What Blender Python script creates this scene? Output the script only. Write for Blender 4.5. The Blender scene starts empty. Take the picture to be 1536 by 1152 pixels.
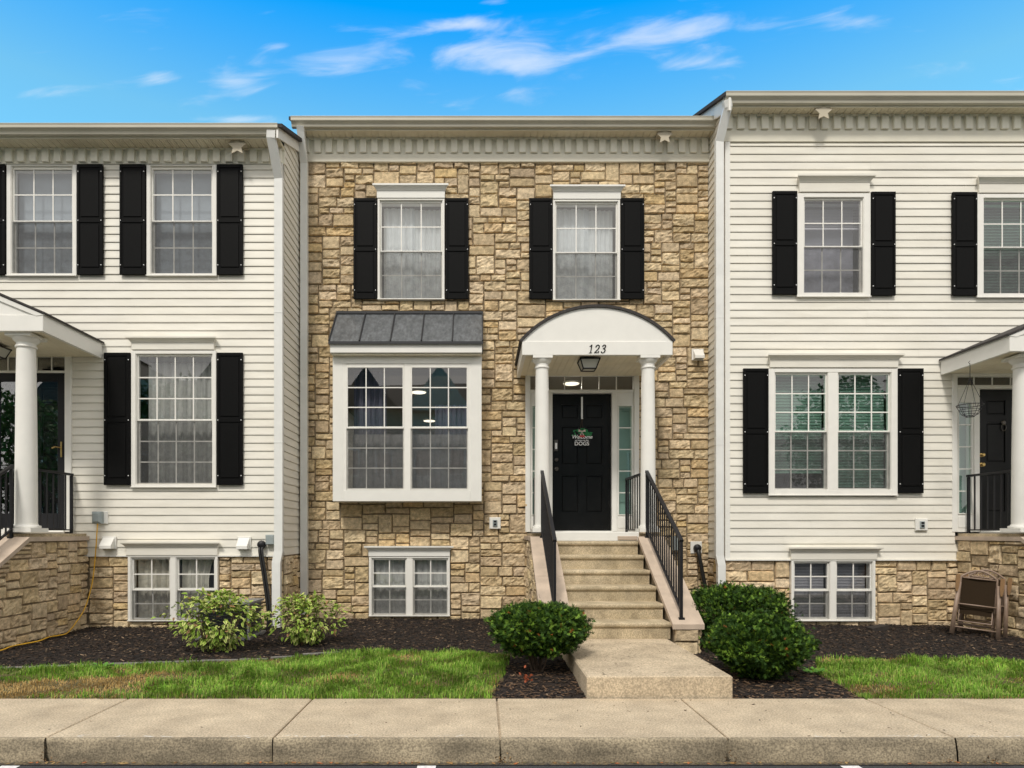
import bpy, math, random
import numpy as np
from mathutils import Vector, noise, Matrix
random.seed(7); rng = np.random.default_rng(7)
sc = bpy.context.scene
COL = sc.collection
EYE = 1.36
R = math.radians
def PX(x, y, s):
    """photo measure on a frontal plane of s pixels per metre -> X, Z in metres"""
    return (x-722)/s, EYE+(798-y)/s
def XX(x, s): return (x-722)/s
def ZZ(y, s): return EYE+(798-y)/s

# ------------------------------------------------------------------ materials
MATS = {}
def nodes(m):
    m.use_nodes = True
    nt = m.node_tree
    return nt, nt.nodes, nt.links, nt.nodes['Principled BSDF']
def mat(name, col, rough=.6, var=.0, vscale=3., bump=0., bscale=60., metal=0., spec=.5, dist=.01, attr=None, col2=None, speck=0., speckscale=250., stretch=(1,1,1), detail=6.):
    if name in MATS: return MATS[name]
    m = bpy.data.materials.new(name); MATS[name] = m
    nt, N, L, P = nodes(m)
    P.inputs['Roughness'].default_value = rough; P.inputs['Metallic'].default_value = metal
    P.inputs['Specular IOR Level'].default_value = spec
    tc = N.new('ShaderNodeTexCoord'); mp = N.new('ShaderNodeMapping'); mp.inputs['Scale'].default_value = stretch
    L.new(tc.outputs['Object'], mp.inputs['Vector'])
    base = None
    if attr:
        a = N.new('ShaderNodeAttribute'); a.attribute_name = attr; base = a.outputs['Color']
    else:
        c = N.new('ShaderNodeRGB'); c.outputs[0].default_value = (*col, 1); base = c.outputs[0]
    if var > 0 or col2:
        n = N.new('ShaderNodeTexNoise'); n.inputs['Scale'].default_value = vscale; n.inputs['Detail'].default_value = detail
        n.inputs['Roughness'].default_value = .65
        L.new(mp.outputs[0], n.inputs['Vector'])
        r = N.new('ShaderNodeMapRange'); r.inputs[1].default_value = .35; r.inputs[2].default_value = .65
        L.new(n.outputs['Fac'], r.inputs[0])
        if col2:
            r.inputs[3].default_value = 0; r.inputs[4].default_value = 1
            mx = N.new('ShaderNodeMix'); mx.data_type = 'RGBA'
            L.new(r.outputs[0], mx.inputs[0]); L.new(base, mx.inputs[6]); mx.inputs[7].default_value = (*col2, 1)
            base = mx.outputs[2]
        if var > 0:
            r2 = N.new('ShaderNodeMapRange'); r2.inputs[1].default_value = .3; r2.inputs[2].default_value = .7
            r2.inputs[3].default_value = 1-var; r2.inputs[4].default_value = 1+var
            n2 = N.new('ShaderNodeTexNoise'); n2.inputs['Scale'].default_value = vscale*2.3; n2.inputs['Detail'].default_value = 8
            L.new(mp.outputs[0], n2.inputs['Vector']); L.new(n2.outputs['Fac'], r2.inputs[0])
            sm = N.new('ShaderNodeVectorMath'); sm.operation = 'SCALE'
            L.new(base, sm.inputs[0]); L.new(r2.outputs[0], sm.inputs['Scale']); base = sm.outputs[0]
    if speck > 0:
        n3 = N.new('ShaderNodeTexNoise'); n3.inputs['Scale'].default_value = speckscale; n3.inputs['Detail'].default_value = 2
        L.new(tc.outputs['Object'], n3.inputs['Vector'])
        r3 = N.new('ShaderNodeMapRange'); r3.inputs[1].default_value = .35; r3.inputs[2].default_value = .65
        r3.inputs[3].default_value = 1-speck; r3.inputs[4].default_value = 1+speck*.6
        L.new(n3.outputs['Fac'], r3.inputs[0])
        s3 = N.new('ShaderNodeVectorMath'); s3.operation = 'SCALE'; L.new(base, s3.inputs[0]); L.new(r3.outputs[0], s3.inputs['Scale']); base = s3.outputs[0]
    L.new(base, P.inputs['Base Color'])
    if bump > 0:
        nb = N.new('ShaderNodeTexNoise'); nb.inputs['Scale'].default_value = bscale; nb.inputs['Detail'].default_value = 8; nb.inputs['Roughness'].default_value = .7
        L.new(mp.outputs[0], nb.inputs['Vector'])
        b = N.new('ShaderNodeBump'); b.inputs['Strength'].default_value = bump; b.inputs['Distance'].default_value = dist
        L.new(nb.outputs['Fac'], b.inputs['Height']); L.new(b.outputs[0], P.inputs['Normal'])
    return m
siding = mat('siding', (.80,.77,.69), .45, .06, .8, .12, 30, stretch=(1,1,6), dist=.004, col2=(.75,.715,.625))
white  = mat('white_paint', (.80,.785,.735), .42, .03, 2., .08, 50, dist=.003)
vinyl  = mat('window_vinyl', (.82,.80,.745), .35, .03, 4.)
trimb  = mat('beige_trim', (.74,.70,.585), .5, .05, 1.5)
dentm  = mat('beige_dentil', (.82,.79,.68), .5, .05, 1.5)
soffm  = mat('soffit_vinyl', (.84,.78,.62), .5, .08, 1.2, col2=(.72,.65,.49))
gutm   = mat('gutter_metal', (.50,.47,.38), .38, .05, 1.0, spec=.5)
downm  = mat('downspout_metal', (.76,.76,.73), .35, .05, 2.5)
black  = mat('shutter_black', (.006,.006,.006), .45, .35, 60., .6, 120, dist=.002, spec=.08)
doorm  = mat('door_black', (.006,.006,.006), .28, .25, 3., .35, 60, dist=.003, spec=.22)
iron   = mat('iron_paint', (.014,.014,.016), .45, .15, 30, .15, 200, dist=.001, spec=.25)
stone  = mat('rock_face', (.4,.3,.2), .85, .30, 8., 1., 55., attr='Col', dist=.012, speck=.22, speckscale=140.)
mortar = mat('mortar', (.25,.195,.125), .95, .25, 8., .6, 90.)
capm   = mat('cast_stone_cap', (.50,.40,.31), .75, .14, 2.5, .25, 120., speck=.10, dist=.003)
concm  = mat('concrete', (.57,.465,.325), .9, .13, 1.9, .6, 90., speck=.30, speckscale=75., dist=.006, col2=(.46,.37,.255))
stepm  = mat('step_concrete', (.54,.445,.30), .85, .22, 2.6, .35, 160., speck=.30, speckscale=80., dist=.005, col2=(.38,.305,.19))
curbm  = mat('curb_concrete', (.40,.33,.225), .9, .25, 2.4, .7, 90., speck=.40, speckscale=80., dist=.008, col2=(.17,.14,.095), stretch=(.6,1,1.6))
asph   = mat('asphalt', (.052,.052,.055), .9, .2, 3., .8, 220., speck=.5, speckscale=200.)
paintm = mat('road_paint', (.72,.72,.70), .7, .2, 20.)
soil   = mat('mulch_soil', (.020,.012,.008), .95, .4, 12., 1., 60., dist=.02)
chipm  = mat('mulch_chip', (.1,.1,.1), .85, attr='Col')
lawnm  = mat('lawn_soil', (.075,.075,.025), .95, .4, 6., .8, 80., col2=(.16,.11,.045))
grassm = mat('grass_blade', (.1,.2,.03), .6, attr='Col', spec=.15)
leafm  = mat('leaf', (.05,.1,.03), .6, attr='Col', spec=.15)
leafp  = mat('leaf_variegated', (.05,.1,.03), .6, attr='Col', spec=.2)
bark   = mat('bark', (.09,.06,.04), .9, .3, 20, .5, 80)
shingle= mat('shingle', (.045,.04,.038), .9, .35, 14., .6, 60.)
metroof= mat('dark_metal_roof', (.10,.107,.112), .40, .25, 6., .3, 60., metal=.3, col2=(.17,.18,.19), stretch=(2,1,1), dist=.004)
brass  = mat('brass', (.6,.42,.16), .3, metal=1.)
pewter = mat('aged_metal', (.12,.11,.10), .35, metal=.9)
lampgl = mat('frosted_glass', (.55,.55,.50), .25)
greybx = mat('grey_plastic', (.30,.34,.34), .5, .08, 10)
rubber = mat('black_rubber', (.012,.012,.012), .5)
cordm  = mat('yellow_cord', (.75,.42,.03), .45)
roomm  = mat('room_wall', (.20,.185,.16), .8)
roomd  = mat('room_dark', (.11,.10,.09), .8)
def sheer_mat():
    m = mat('sheer_fabric', (.74,.79,.82), .9, .05, 6); nt = m.node_tree; N, L = nt.nodes, nt.links
    P = N['Principled BSDF']; t = N.new('ShaderNodeBsdfTranslucent'); t.inputs[0].default_value = (.86,.87,.85,1); mx = N.new('ShaderNodeMixShader'); mx.inputs[0].default_value = .35
    o = N['Material Output']; L.new(P.outputs[0], mx.inputs[1]); L.new(t.outputs[0], mx.inputs[2]); L.new(mx.outputs[0], o.inputs[0]); return m
sheer  = sheer_mat()
drape  = mat('grey_drape', (.46,.46,.44), .9, .08, 8)
draped = mat('dark_drape', (.10,.10,.14), .9, .1, 8)
drapeg = mat('beige_drape', (.52,.50,.43), .9, .08, 8)
shadem = mat('roller_shade', (.29,.33,.37), .85, .05, 4)
blindm = mat('blind_slats', (.46,.62,.54), .5)
blindg = mat('blind_slats_grey', (.48,.48,.52), .5)
chairf = mat('chair_frame_taupe', (.27,.19,.14), .5, .12, 8)
chairs_= mat('chair_sling_brown', (.030,.019,.010), .8, .15, 60, spec=.1)
chairw = mat('chair_arm_wood', (.20,.105,.035), .5, .15, 20)
acm    = mat('unit_metal', (.10,.105,.11), .45)
acl    = mat('unit_trim', (.20,.20,.20), .5)
wgreen = mat('wreath_green', (.03,.26,.09), .5)
bowm   = mat('bow_plaid', (.62,.55,.48), .6, .3, 60)
redm   = mat('red_ribbon', (.55,.03,.03), .5)
signw  = mat('sign_letter', (.90,.90,.90), .5)
orange = mat('dry_leaf', (.30,.07,.025), .8)
brick  = mat('far_wall', (.50,.46,.40), .8, .1, 2)
farst  = mat('far_stone', (.30,.25,.18), .85, .25, 5)
def emis(name, col, st):
    m = bpy.data.materials.new(name); nt, N, L, P = nodes(m)
    P.inputs['Base Color'].default_value = (*col, 1); P.inputs['Emission Color'].default_value = (*col, 1); P.inputs['Emission Strength'].default_value = st
    return m
lampE = emis('lamp_glow', (1, .90, .70), 1.6)
def glass_mat(name, ior=1.95, tint=(.93,.96,.95)):
    m = bpy.data.materials.new(name); m.use_nodes = True
    nt = m.node_tree; N, L = nt.nodes, nt.links; N.clear()
    o = N.new('ShaderNodeOutputMaterial'); mx = N.new('ShaderNodeMixShader'); t = N.new('ShaderNodeBsdfTransparent'); g = N.new('ShaderNodeBsdfGlossy')
    t.inputs[0].default_value = (*tint, 1); g.inputs['Roughness'].default_value = .0
    lw = N.new('ShaderNodeLayerWeight'); lw.inputs[0].default_value = .5
    pw = N.new('ShaderNodeMath'); pw.operation = 'POWER'; L.new(lw.outputs['Facing'], pw.inputs[0]); pw.inputs[1].default_value = 5
    f = N.new('ShaderNodeMapRange'); L.new(pw.outputs[0], f.inputs[0]); f.inputs[3].default_value = ((ior-1)/(ior+1))**2; f.inputs[4].default_value = 1
    nz = N.new('ShaderNodeTexNoise'); nz.inputs['Scale'].default_value = 1.3; nz.inputs['Detail'].default_value = 1
    tc = N.new('ShaderNodeTexCoord'); L.new(tc.outputs['Object'], nz.inputs['Vector'])
    b = N.new('ShaderNodeBump'); b.inputs['Strength'].default_value = .12; b.inputs['Distance'].default_value = .02
    L.new(nz.outputs['Fac'], b.inputs['Height']); L.new(b.outputs[0], g.inputs['Normal'])
    L.new(f.outputs[0], mx.inputs[0]); L.new(t.outputs[0], mx.inputs[1]); L.new(g.outputs[0], mx.inputs[2]); L.new(mx.outputs[0], o.inputs[0])
    return m
glass = glass_mat('window_glass', 2.35, (.97,.98,.98)); glassg = glass_mat('window_glass_green', 2.35, (.84,.97,.92))
def screen_mat():
    m = bpy.data.materials.new('insect_mesh'); m.use_nodes = True
    nt = m.node_tree; N, L = nt.nodes, nt.links; N.clear()
    o = N.new('ShaderNodeOutputMaterial'); mx = N.new('ShaderNodeMixShader'); t = N.new('ShaderNodeBsdfTransparent'); g = N.new('ShaderNodeBsdfDiffuse')
    g.inputs[0].default_value = (.10,.10,.10,1)
    tc = N.new('ShaderNodeTexCoord'); nz = N.new('ShaderNodeTexNoise'); nz.inputs['Scale'].default_value = 9; nz.inputs['Detail'].default_value = 4
    L.new(tc.outputs['Object'], nz.inputs['Vector'])
    r = N.new('ShaderNodeMapRange'); r.inputs[1].default_value = .35; r.inputs[2].default_value = .65; r.inputs[3].default_value = .34; r.inputs[4].default_value = .52
    L.new(nz.outputs['Fac'], r.inputs[0]); L.new(r.outputs[0], mx.inputs[0])
    L.new(t.outputs[0], mx.inputs[1]); L.new(g.outputs[0], mx.inputs[2]); L.new(mx.outputs[0], o.inputs[0])
    return m
screenm = screen_mat()

# ------------------------------------------------------------------ mesh builder
class MB:
    def __init__(s): s.v = []; s.f = []; s.c = []
    def add(s, vs, fs, col=None):
        o = len(s.v); s.v += [tuple(p) for p in vs]; s.f += [tuple(i+o for i in f) for f in fs]
        if col is not None: s.c += [col]*len(vs)
        return s
    def box(s, x0, x1, y0, y1, z0, z1, col=None):
        if x0 > x1: x0, x1 = x1, x0
        if y0 > y1: y0, y1 = y1, y0
        if z0 > z1: z0, z1 = z1, z0
        return s.add([(x0,y0,z0),(x1,y0,z0),(x1,y1,z0),(x0,y1,z0),(x0,y0,z1),(x1,y0,z1),(x1,y1,z1),(x0,y1,z1)],
              [(0,3,2,1),(4,5,6,7),(0,1,5,4),(1,2,6,5),(2,3,7,6),(3,0,4,7)], col)
    def bbox(s, x0, x1, y0, y1, z0, z1, b=.004):
        """box with chamfered vertical front edges and top/bottom front edges"""
        if x0 > x1: x0, x1 = x1, x0
        if z0 > z1: z0, z1 = z1, z0
        V = [(x0+b,y0,z0+b),(x1-b,y0,z0+b),(x1-b,y0,z1-b),(x0+b,y0,z1-b),
             (x0,y0+b,z0),(x1,y0+b,z0),(x1,y0+b,z1),(x0,y0+b,z1),
             (x0,y1,z0),(x1,y1,z0),(x1,y1,z1),(x0,y1,z1)]
        F = [(0,1,2,3),(4,5,1,0),(5,6,2,1),(6,7,3,2),(7,4,0,3),(8,9,5,4),(9,10,6,5),(10,11,7,6),(11,8,4,7),(9,8,11,10)]
        return s.add(V, F)
    def prism(s, poly, a0, a1, axis='y'):
        """poly: 2D outline; axis y -> (x,z) outline extruded in y; axis x -> (y,z) outline extruded in x; axis z -> (x,y)"""
        n = len(poly)
        def mk(p, a): return {'y': (p[0], a, p[1]), 'x': (a, p[0], p[1]), 'z': (p[0], p[1], a)}[axis]
        V = [mk(p, a0) for p in poly]+[mk(p, a1) for p in poly]
        F = [tuple(range(n)), tuple(range(2*n-1, n-1, -1))]+[(i, i+n, (i+1) % n+n, (i+1) % n) for i in range(n)]
        return s.add(V, F)
    def tube(s, pts, r, n=8, cap=True, rs=None):
        pts = [Vector(p) for p in pts]; V = []; F = []
        up = Vector((0,0,1)); prev = None
        for i, p in enumerate(pts):
            t = (pts[min(i+1, len(pts)-1)]-pts[max(i-1, 0)]).normalized()
            if prev is None:
                a = t.cross(up);
                if a.length < 1e-3: a = t.cross(Vector((1,0,0)))
            else: a = prev-t*prev.dot(t)
            a.normalize(); prev = a; b = t.cross(a)
            rr = rs[i] if rs else r
            V += [tuple(p+a*math.cos(2*math.pi*k/n)*rr+b*math.sin(2*math.pi*k/n)*rr) for k in range(n)]
        for i in range(len(pts)-1):
            for k in range(n): F.append((i*n+k, i*n+(k+1) % n, (i+1)*n+(k+1) % n, (i+1)*n+k))
        if cap: F += [tuple(range(n-1, -1, -1)), tuple(range((len(pts)-1)*n, len(pts)*n))]
        return s.add(V, F)
    def bar(s, p, q, w, h, up=(0,0,1)):
        """rectangular bar from p to q, width w sideways, height h along up"""
        p, q = Vector(p), Vector(q); t = (q-p).normalized(); side = t.cross(Vector(up))
        if side.length < 1e-3: side = Vector((1,0,0))
        side.normalize(); u = side.cross(t).normalized()
        V = []
        for c in (p, q):
            V += [tuple(c+side*a*w/2+u*b*h/2) for a, b in ((-1,-1),(1,-1),(1,1),(-1,1))]
        return s.add(V, [(0,1,2,3),(7,6,5,4),(0,4,5,1),(1,5,6,2),(2,6,7,3),(3,7,4,0)])
    def lathe(s, prof, c, n=24, axis='z'):
        V = []; F = []
        for r, z in prof:
            for k in range(n):
                a = 2*math.pi*k/n
                if axis == 'z': V.append((c[0]+r*math.cos(a), c[1]+r*math.sin(a), c[2]+z))
                else: V.append((c[0]+r*math.cos(a), c[1]+z, c[2]+r*math.sin(a)))
        m = len(prof)
        for i in range(m-1):
            for k in range(n): F.append((i*n+k, i*n+(k+1) % n, (i+1)*n+(k+1) % n, (i+1)*n+k))
        F += [tuple(range(n-1, -1, -1)), tuple(range((m-1)*n, m*n))]
        return s.add(V, F)
    def build(s, name, m, parent=None, smooth=False):
        me = bpy.data.meshes.new(name); me.from_pydata(s.v, [], s.f); me.update()
        if s.c and len(s.c) == len(s.v):
            a = me.color_attributes.new('Col', 'FLOAT_COLOR', 'POINT')
            a.data.foreach_set('color', np.array([(*c, 1) for c in s.c], dtype=np.float32).ravel())
        if m: me.materials.append(m)
        if smooth:
            me.polygons.foreach_set('use_smooth', [True]*len(me.polygons))
        o = bpy.data.objects.new(name, me); COL.objects.link(o)
        if parent:
            o.parent = parent
            if parent.type == 'EMPTY' and parent.parent is None: o.matrix_parent_inverse = Matrix.Translation(-parent.location) if not any(parent.rotation_euler) else parent.matrix_basis.inverted()
        return o
def tag(o, label=None, cat=None, group=None, kind=None):
    if label: o['label'] = label
    if cat: o['category'] = cat
    if group: o['group'] = group
    if kind: o['kind'] = kind
    return o
def empty(name, loc, label, cat, group=None):
    o = bpy.data.objects.new(name, None); COL.objects.link(o); o.location = loc; o.empty_display_size = .1
    return tag(o, label, cat, group)
def shade_auto(o, ang=35):
    me = o.data
    me.polygons.foreach_set('use_smooth', [True]*len(me.polygons))
    try: me.set_sharp_from_angle(angle=R(ang))
    except Exception: pass
    return o

# ------------------------------------------------------------------ stone cladding
PAL = [(.60,.465,.285),(.65,.515,.33),(.57,.44,.27),(.68,.54,.345),(.55,.425,.26),(.60,.475,.30),(.62,.46,.25),(.58,.46,.30),(.70,.565,.37),(.50,.385,.235)]
def lines(a, b, crit, step):
    cs = sorted(set([a, b]+[c for c in crit if a < c < b])); out = [a]
    for p, q in zip(cs, cs[1:]):
        n = max(1, round((q-p)/step)); out += [p+(q-p)*(k+1)/n for k in range(n)]
    return out
def stones(mb, u0, u1, v0, v1, P, holes=(), top=None, ustep=.055, vstep=.050, prot=.032, seed=1, tint=1.):
    """P(u,v,h)->xyz.  Random ashlar of rock-faced stones; holes = rectangles (u0,u1,v0,v1); top(u)= height limit"""
    rd = random.Random(seed)
    us = lines(u0, u1, [h[0] for h in holes]+[h[1] for h in holes], ustep)
    vs = lines(v0, v1, [h[2] for h in holes]+[h[3] for h in holes], vstep)
    nu, nv = len(us)-1, len(vs)-1
    occ = [[False]*nu for _ in range(nv)]
    for j in range(nv):
        for i in range(nu):
            cu, cv = (us[i]+us[i+1])/2, (vs[j]+vs[j+1])/2
            if any(h[0] < cu < h[1] and h[2] < cv < h[3] for h in holes): occ[j][i] = True
            if top and vs[j] > top(cu)-.02: occ[j][i] = True
    rects = []; idm = [[-1]*nu for _ in range(nv)]
    for j in range(nv):
        for i in range(nu):
            if occ[j][i]: continue
            t = rd.random()
            if t < .035: w, h = rd.uniform(.18,.26), rd.uniform(.24,.30)
            elif t < .34: w, h = rd.uniform(.17,.34), .095
            elif t < .86: w, h = rd.uniform(.22,.40), .15
            else: w, h = rd.uniform(.26,.40), .2
            jj = j
            while jj < nv and vs[jj+1]-vs[j] <= h+.022 and not occ[jj][i]: jj += 1
            jj = max(jj, j+1)
            free = i
            while free < nu and not occ[j][free]: free += 1
            ii = i
            while ii < free and us[ii+1]-us[i] <= w: ii += 1
            ii = max(ii, i+1)
            if ii < free and us[free]-us[ii] < .15: ii = free if us[free]-us[i] < .56 else max(i+1, (i+free)//2)
            def joint(c): return j > 0 and 0 < c < nu and idm[j-1][c-1] != idm[j-1][c]
            if ii < free and joint(ii):
                for c in (ii+1, ii-1, ii+2, ii-2):
                    if i < c < free and us[c]-us[i] > .13 and us[free]-us[c] > .13 and not joint(c): ii = c; break
            # a narrow pocket stays a low stone instead of a tower
            if us[ii]-us[i] < .17 and rd.random() < .8: jj = min(jj, j+2)
            while jj-j > 1 and any(occ[b][a] for b in range(j, jj) for a in range(i, ii)): jj -= 1
            # avoid leaving a one-cell sliver above
            for b in range(j, jj):
                for a in range(i, ii): occ[b][a] = True; idm[b][a] = len(rects)
            rects.append((us[i], us[ii], vs[j], vs[jj]))
    for (a, b, c, d) in rects:
        g = .0065
        a1, b1, c1, d1 = a+g, b-g, c+g, d-g
        if b1-a1 < .02 or d1-c1 < .02: continue
        W, H = b1-a1, d1-c1
        jit = [(rd.uniform(-.006,.006), rd.uniform(-.006,.006)) for _ in range(4)]
        pr = prot*rd.uniform(.6, 1.25); flat = rd.random() < .35
        tu, tv = rd.uniform(-.4,.4), rd.uniform(-.35,.35)
        nx = max(1, int(W/.036)); nz = max(1, int(H/.03))
        e1 = min(.004, W*.1); e2 = min(.012, W*.2)
        U = [0, e1]+[e2+(W-2*e2)*k/nx for k in range(nx+1)]+[W-e1, W]
        e1v = min(.004, H*.1); e2v = min(.012, H*.2)
        Vv = [0, e1v]+[e2v+(H-2*e2v)*k/nz for k in range(nz+1)]+[H-e1v, H]
        col = rd.choice(PAL); col = (col[0]*1.03, col[1]*1.015, col[2]*1.0); k = rd.uniform(.88,1.10)*tint; q = rd.uniform(-.02,.02)
        col = (col[0]*k, col[1]*k, (col[2]+q)*k)
        vv = []; ox = rd.uniform(0, 100)
        nU, nV = len(U), len(Vv)
        for y_, vvv in enumerate(Vv):
            for x_, uu in enumerate(U):
                fu, fv = uu/W, vvv/H
                du = sum(w_*j_[0] for w_, j_ in zip(((1-fu)*(1-fv), fu*(1-fv), fu*fv, (1-fu)*fv), jit))
                dv = sum(w_*j_[1] for w_, j_ in zip(((1-fu)*(1-fv), fu*(1-fv), fu*fv, (1-fu)*fv), jit))
                ring = min(x_, nU-1-x_, y_, nV-1-y_)
                nn = noise.noise(Vector(((a+uu)*9+ox, (c+vvv)*14, ox)))
                n2 = noise.noise(Vector(((a+uu)*25+ox, (c+vvv)*38, ox+9)))
                if ring == 0: hh = -.012
                elif ring == 1: hh = pr*.62+n2*.006
                else: hh = pr*(1+tu*(fu-.5)+tv*(fv-.5))+(nn*.022+n2*.014)*(.35 if flat else 1.2)
                U_ = a1+uu+du; V_ = c1+vvv+dv
                if ring <= 1: U_ += n2*.006; V_ += noise.noise(Vector((U_*30, V_*30, ox)))*.006
                if top: V_ = min(V_, top(U_)-.004)
                vv.append(P(U_, V_, hh))
        ff = [(y_*nU+x_, y_*nU+x_+1, (y_+1)*nU+x_+1, (y_+1)*nU+x_) for y_ in range(nV-1) for x_ in range(nU-1)]
        mb.add(vv, ff, col)
def front(Y): return lambda u, v, h: (u, Y-h, v)
def faceXp(X): return lambda u, v, h: (X+h, u, v)      # faces +X, u = world Y
def faceXm(X): return lambda u, v, h: (X-h, -u, v)     # faces -X, u = -Y

def sheet(mb, u0, u1, v0, v1, P, holes=(), top=None, h=0.):
    """flat sheet with rectangular holes"""
    us = sorted(set([u0,u1]+[max(u0,min(u1,c)) for k in holes for c in k[:2]])); vs = sorted(set([v0,v1]+[max(v0,min(v1,c)) for k in holes for c in k[2:]]))
    for a, b in zip(us, us[1:]):
        for c, d in zip(vs, vs[1:]):
            cu, cv = (a+b)/2, (c+d)/2
            if any(k[0] < cu < k[1] and k[2] < cv < k[3] for k in holes): continue
            mb.add([P(a,c,h),P(b,c,h),P(b,d,h),P(a,d,h)], [(0,1,2,3)])
def laps(mb, u0, u1, v0, v1, P, holes=(), ch=.1125, d=.014, top=None):
    z = v0; sx = 0
    seams = random.Random(int(abs(u0)*100)+3)
    while z < v1-.01:
        z1 = min(z+ch, v1); sx = seams.uniform(u0+.5, u1-.5) if u1-u0 > 1.5 else u1+1
        iv = [(u0, u1)]
        for k in holes:
            if k[2] < (z+z1)/2 < k[3]:
                nv = []
                for a, b in iv:
                    if k[1] <= a or k[0] >= b: nv.append((a, b)); continue
                    if k[0] > a: nv.append((a, k[0]))
                    if k[1] < b: nv.append((k[1], b))
                iv = nv
        for a, b in iv:
            if top:
                # clip against the roof slope (side walls)
                if top(a) < z and top(b) < z: continue
            def zz(u, zc): return min(zc, top(u)) if top else zc
            n = max(1, int((b-a)/1.2)) if not top else 6
            us = sorted([a+(b-a)*t/n for t in range(n+1)]+([sx] if a < sx < b else []))
            for p, q in zip(us, us[1:]):
                rows = [(z, -.006), (z, d), (z+.014, d+.0005), (z1-.007, .003), (z1-.007, -.006), (z1, -.006)]
                if p >= sx: rows = [(q1, q2+.0016) for q1, q2 in rows]
                V = []
                for zc, hh in rows:
                    w = .0012*noise.noise(Vector((p*1.3, zc*3, 0)))
                    V.append(P(p, zz(p, zc)+w, hh))
                    w = .0012*noise.noise(Vector((q*1.3, zc*3, 0)))
                    V.append(P(q, zz(q, zc)+w, hh))
                mb.add(V, [(2*i, 2*i+1, 2*i+3, 2*i+2) for i in range(len(rows)-1)])
        z += ch

# ------------------------------------------------------------------ windows
def window(house, X0, X1, Z0, Z1, Y, units, zt, zm, zb, cols, rows, gm=glass, header=None, screen=True, cas=.0, label=None, sashw=.028, flat=False, openlow=False):
    """casing X0..X1,Z0..Z1 on wall plane Y; units [(gx0,gx1)] glass ranges; zt,zm,zb glass top, meeting rail, bottom"""
    m = MB(); f0, f1 = Y-.045, Y+.075
    gx0, gx1 = units[0][0]-sashw, units[-1][1]+sashw
    # casing ring
    m.bbox(X0, gx0, f0, f1, Z0, Z1); m.bbox(gx1, X1, f0, f1, Z0, Z1)
    m.bbox(gx0, gx1, f0+.0, f1, zt+sashw, Z1); m.bbox(gx0, gx1, f0-.0, f1, Z0, zb-sashw)
    for (a, b), (c, d) in zip(units, units[1:]): m.bbox(b+sashw, c-sashw, f0+.003, f1, zb-sashw, zt+sashw)
    # sill lip and inner step
    m.box(X0-.004, X1+.004, f0-.012, f0-.0005, Z0, Z0+.012)
    for a, b in units:
        m.box(a-sashw, a-sashw+.008, f0+.012, f1, zb-sashw, zt+sashw); m.box(b+sashw-.008, b+sashw, f0+.012, f1, zb-sashw, zt+sashw)
    w = m.build('window', vinyl, house)
    if label: w['label'] = label
    for a, b in units:
        mr = .022
        for k, (lo, hi, ys) in enumerate(((zm+mr*.2, zt, Y+.0), (zb, zm-mr*.2, Y+.032))):
            s_ = MB(); y0, y1 = ys-.012, ys+.02
            aa, bb = a-sashw+.009, b+sashw-.009
            top = hi+sashw*.98 if k == 0 else hi+mr; bot = lo-mr if k == 0 else lo-sashw*.98
            s_.bbox(aa, a, y0, y1, bot, top, .003); s_.bbox(b, bb, y0, y1, bot, top, .003)
            s_.bbox(a, b, y0, y1, hi, top, .003); s_.bbox(a, b, y0-(.004 if k == 0 else 0), y1, bot, lo, .003)
            so = s_.build('sash', vinyl, w)
            g = MB(); g.add([(a-.002,ys+.003,lo-.002),(b+.002,ys+.003,lo-.002),(b+.002,ys+.003,hi+.002),(a-.002,ys+.003,hi+.002)],[(0,1,2,3)]); g.build('pane', gm, w)
            mu = MB(); t = .0085
            for c in range(1, cols):
                x = a+(b-a)*c/cols; mu.box(x-t, x+t, ys-.004, ys+.0005, lo, hi)
            for r in range(1, rows):
                z = lo+(hi-lo)*r/rows
                mu.box(a, b, ys-.0046, ys-.0001, z-t, z+t)
            mu.build('muntins', vinyl, w)
        if screen:
            sm = MB(); ys = Y-.028
            sm.add([(a-.012, ys, zb-.012), (b+.012, ys, zb-.012), (b+.012, ys, zm-.012), (a-.012, ys, zm-.012)], [(0,1,2,3)])
            sm.build('insect_screen', screenm, w)
    if header:
        cx0, cx1, cz1, bz0 = header   # crown outer x0,x1, crown top, board bottom
        h = MB()
        ch = (cz1-bz0)*.42; ins = .055
        h.bbox(cx0+ins, cx1-ins, Y-.055, Y+.0, bz0, cz1-ch)
        prof = [(-.0,0),(-.060,0),(-.066,.18*ch),(-.085,.45*ch),(-.105,.62*ch),(-.115,.68*ch),(-.115,ch),(-.0,ch)]
        # mitred crown: outline grows with projection
        V = []; n = len(prof)
        for side in (0, 1):
            for y, z in prof:
                e = max(0, -y-.055)*.95
                x = (cx0+ins-e) if side == 0 else (cx1-ins+e)
                V.append((x, Y+y, cz1-ch+z))
        h.add(V, [tuple(range(n)), tuple(range(2*n-1, n-1, -1))]+[(i, i+n, (i+1) % n+n, (i+1) % n) for i in range(n)])
        h.build('header', white if house is Mh else siding, w)
    return w
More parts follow.
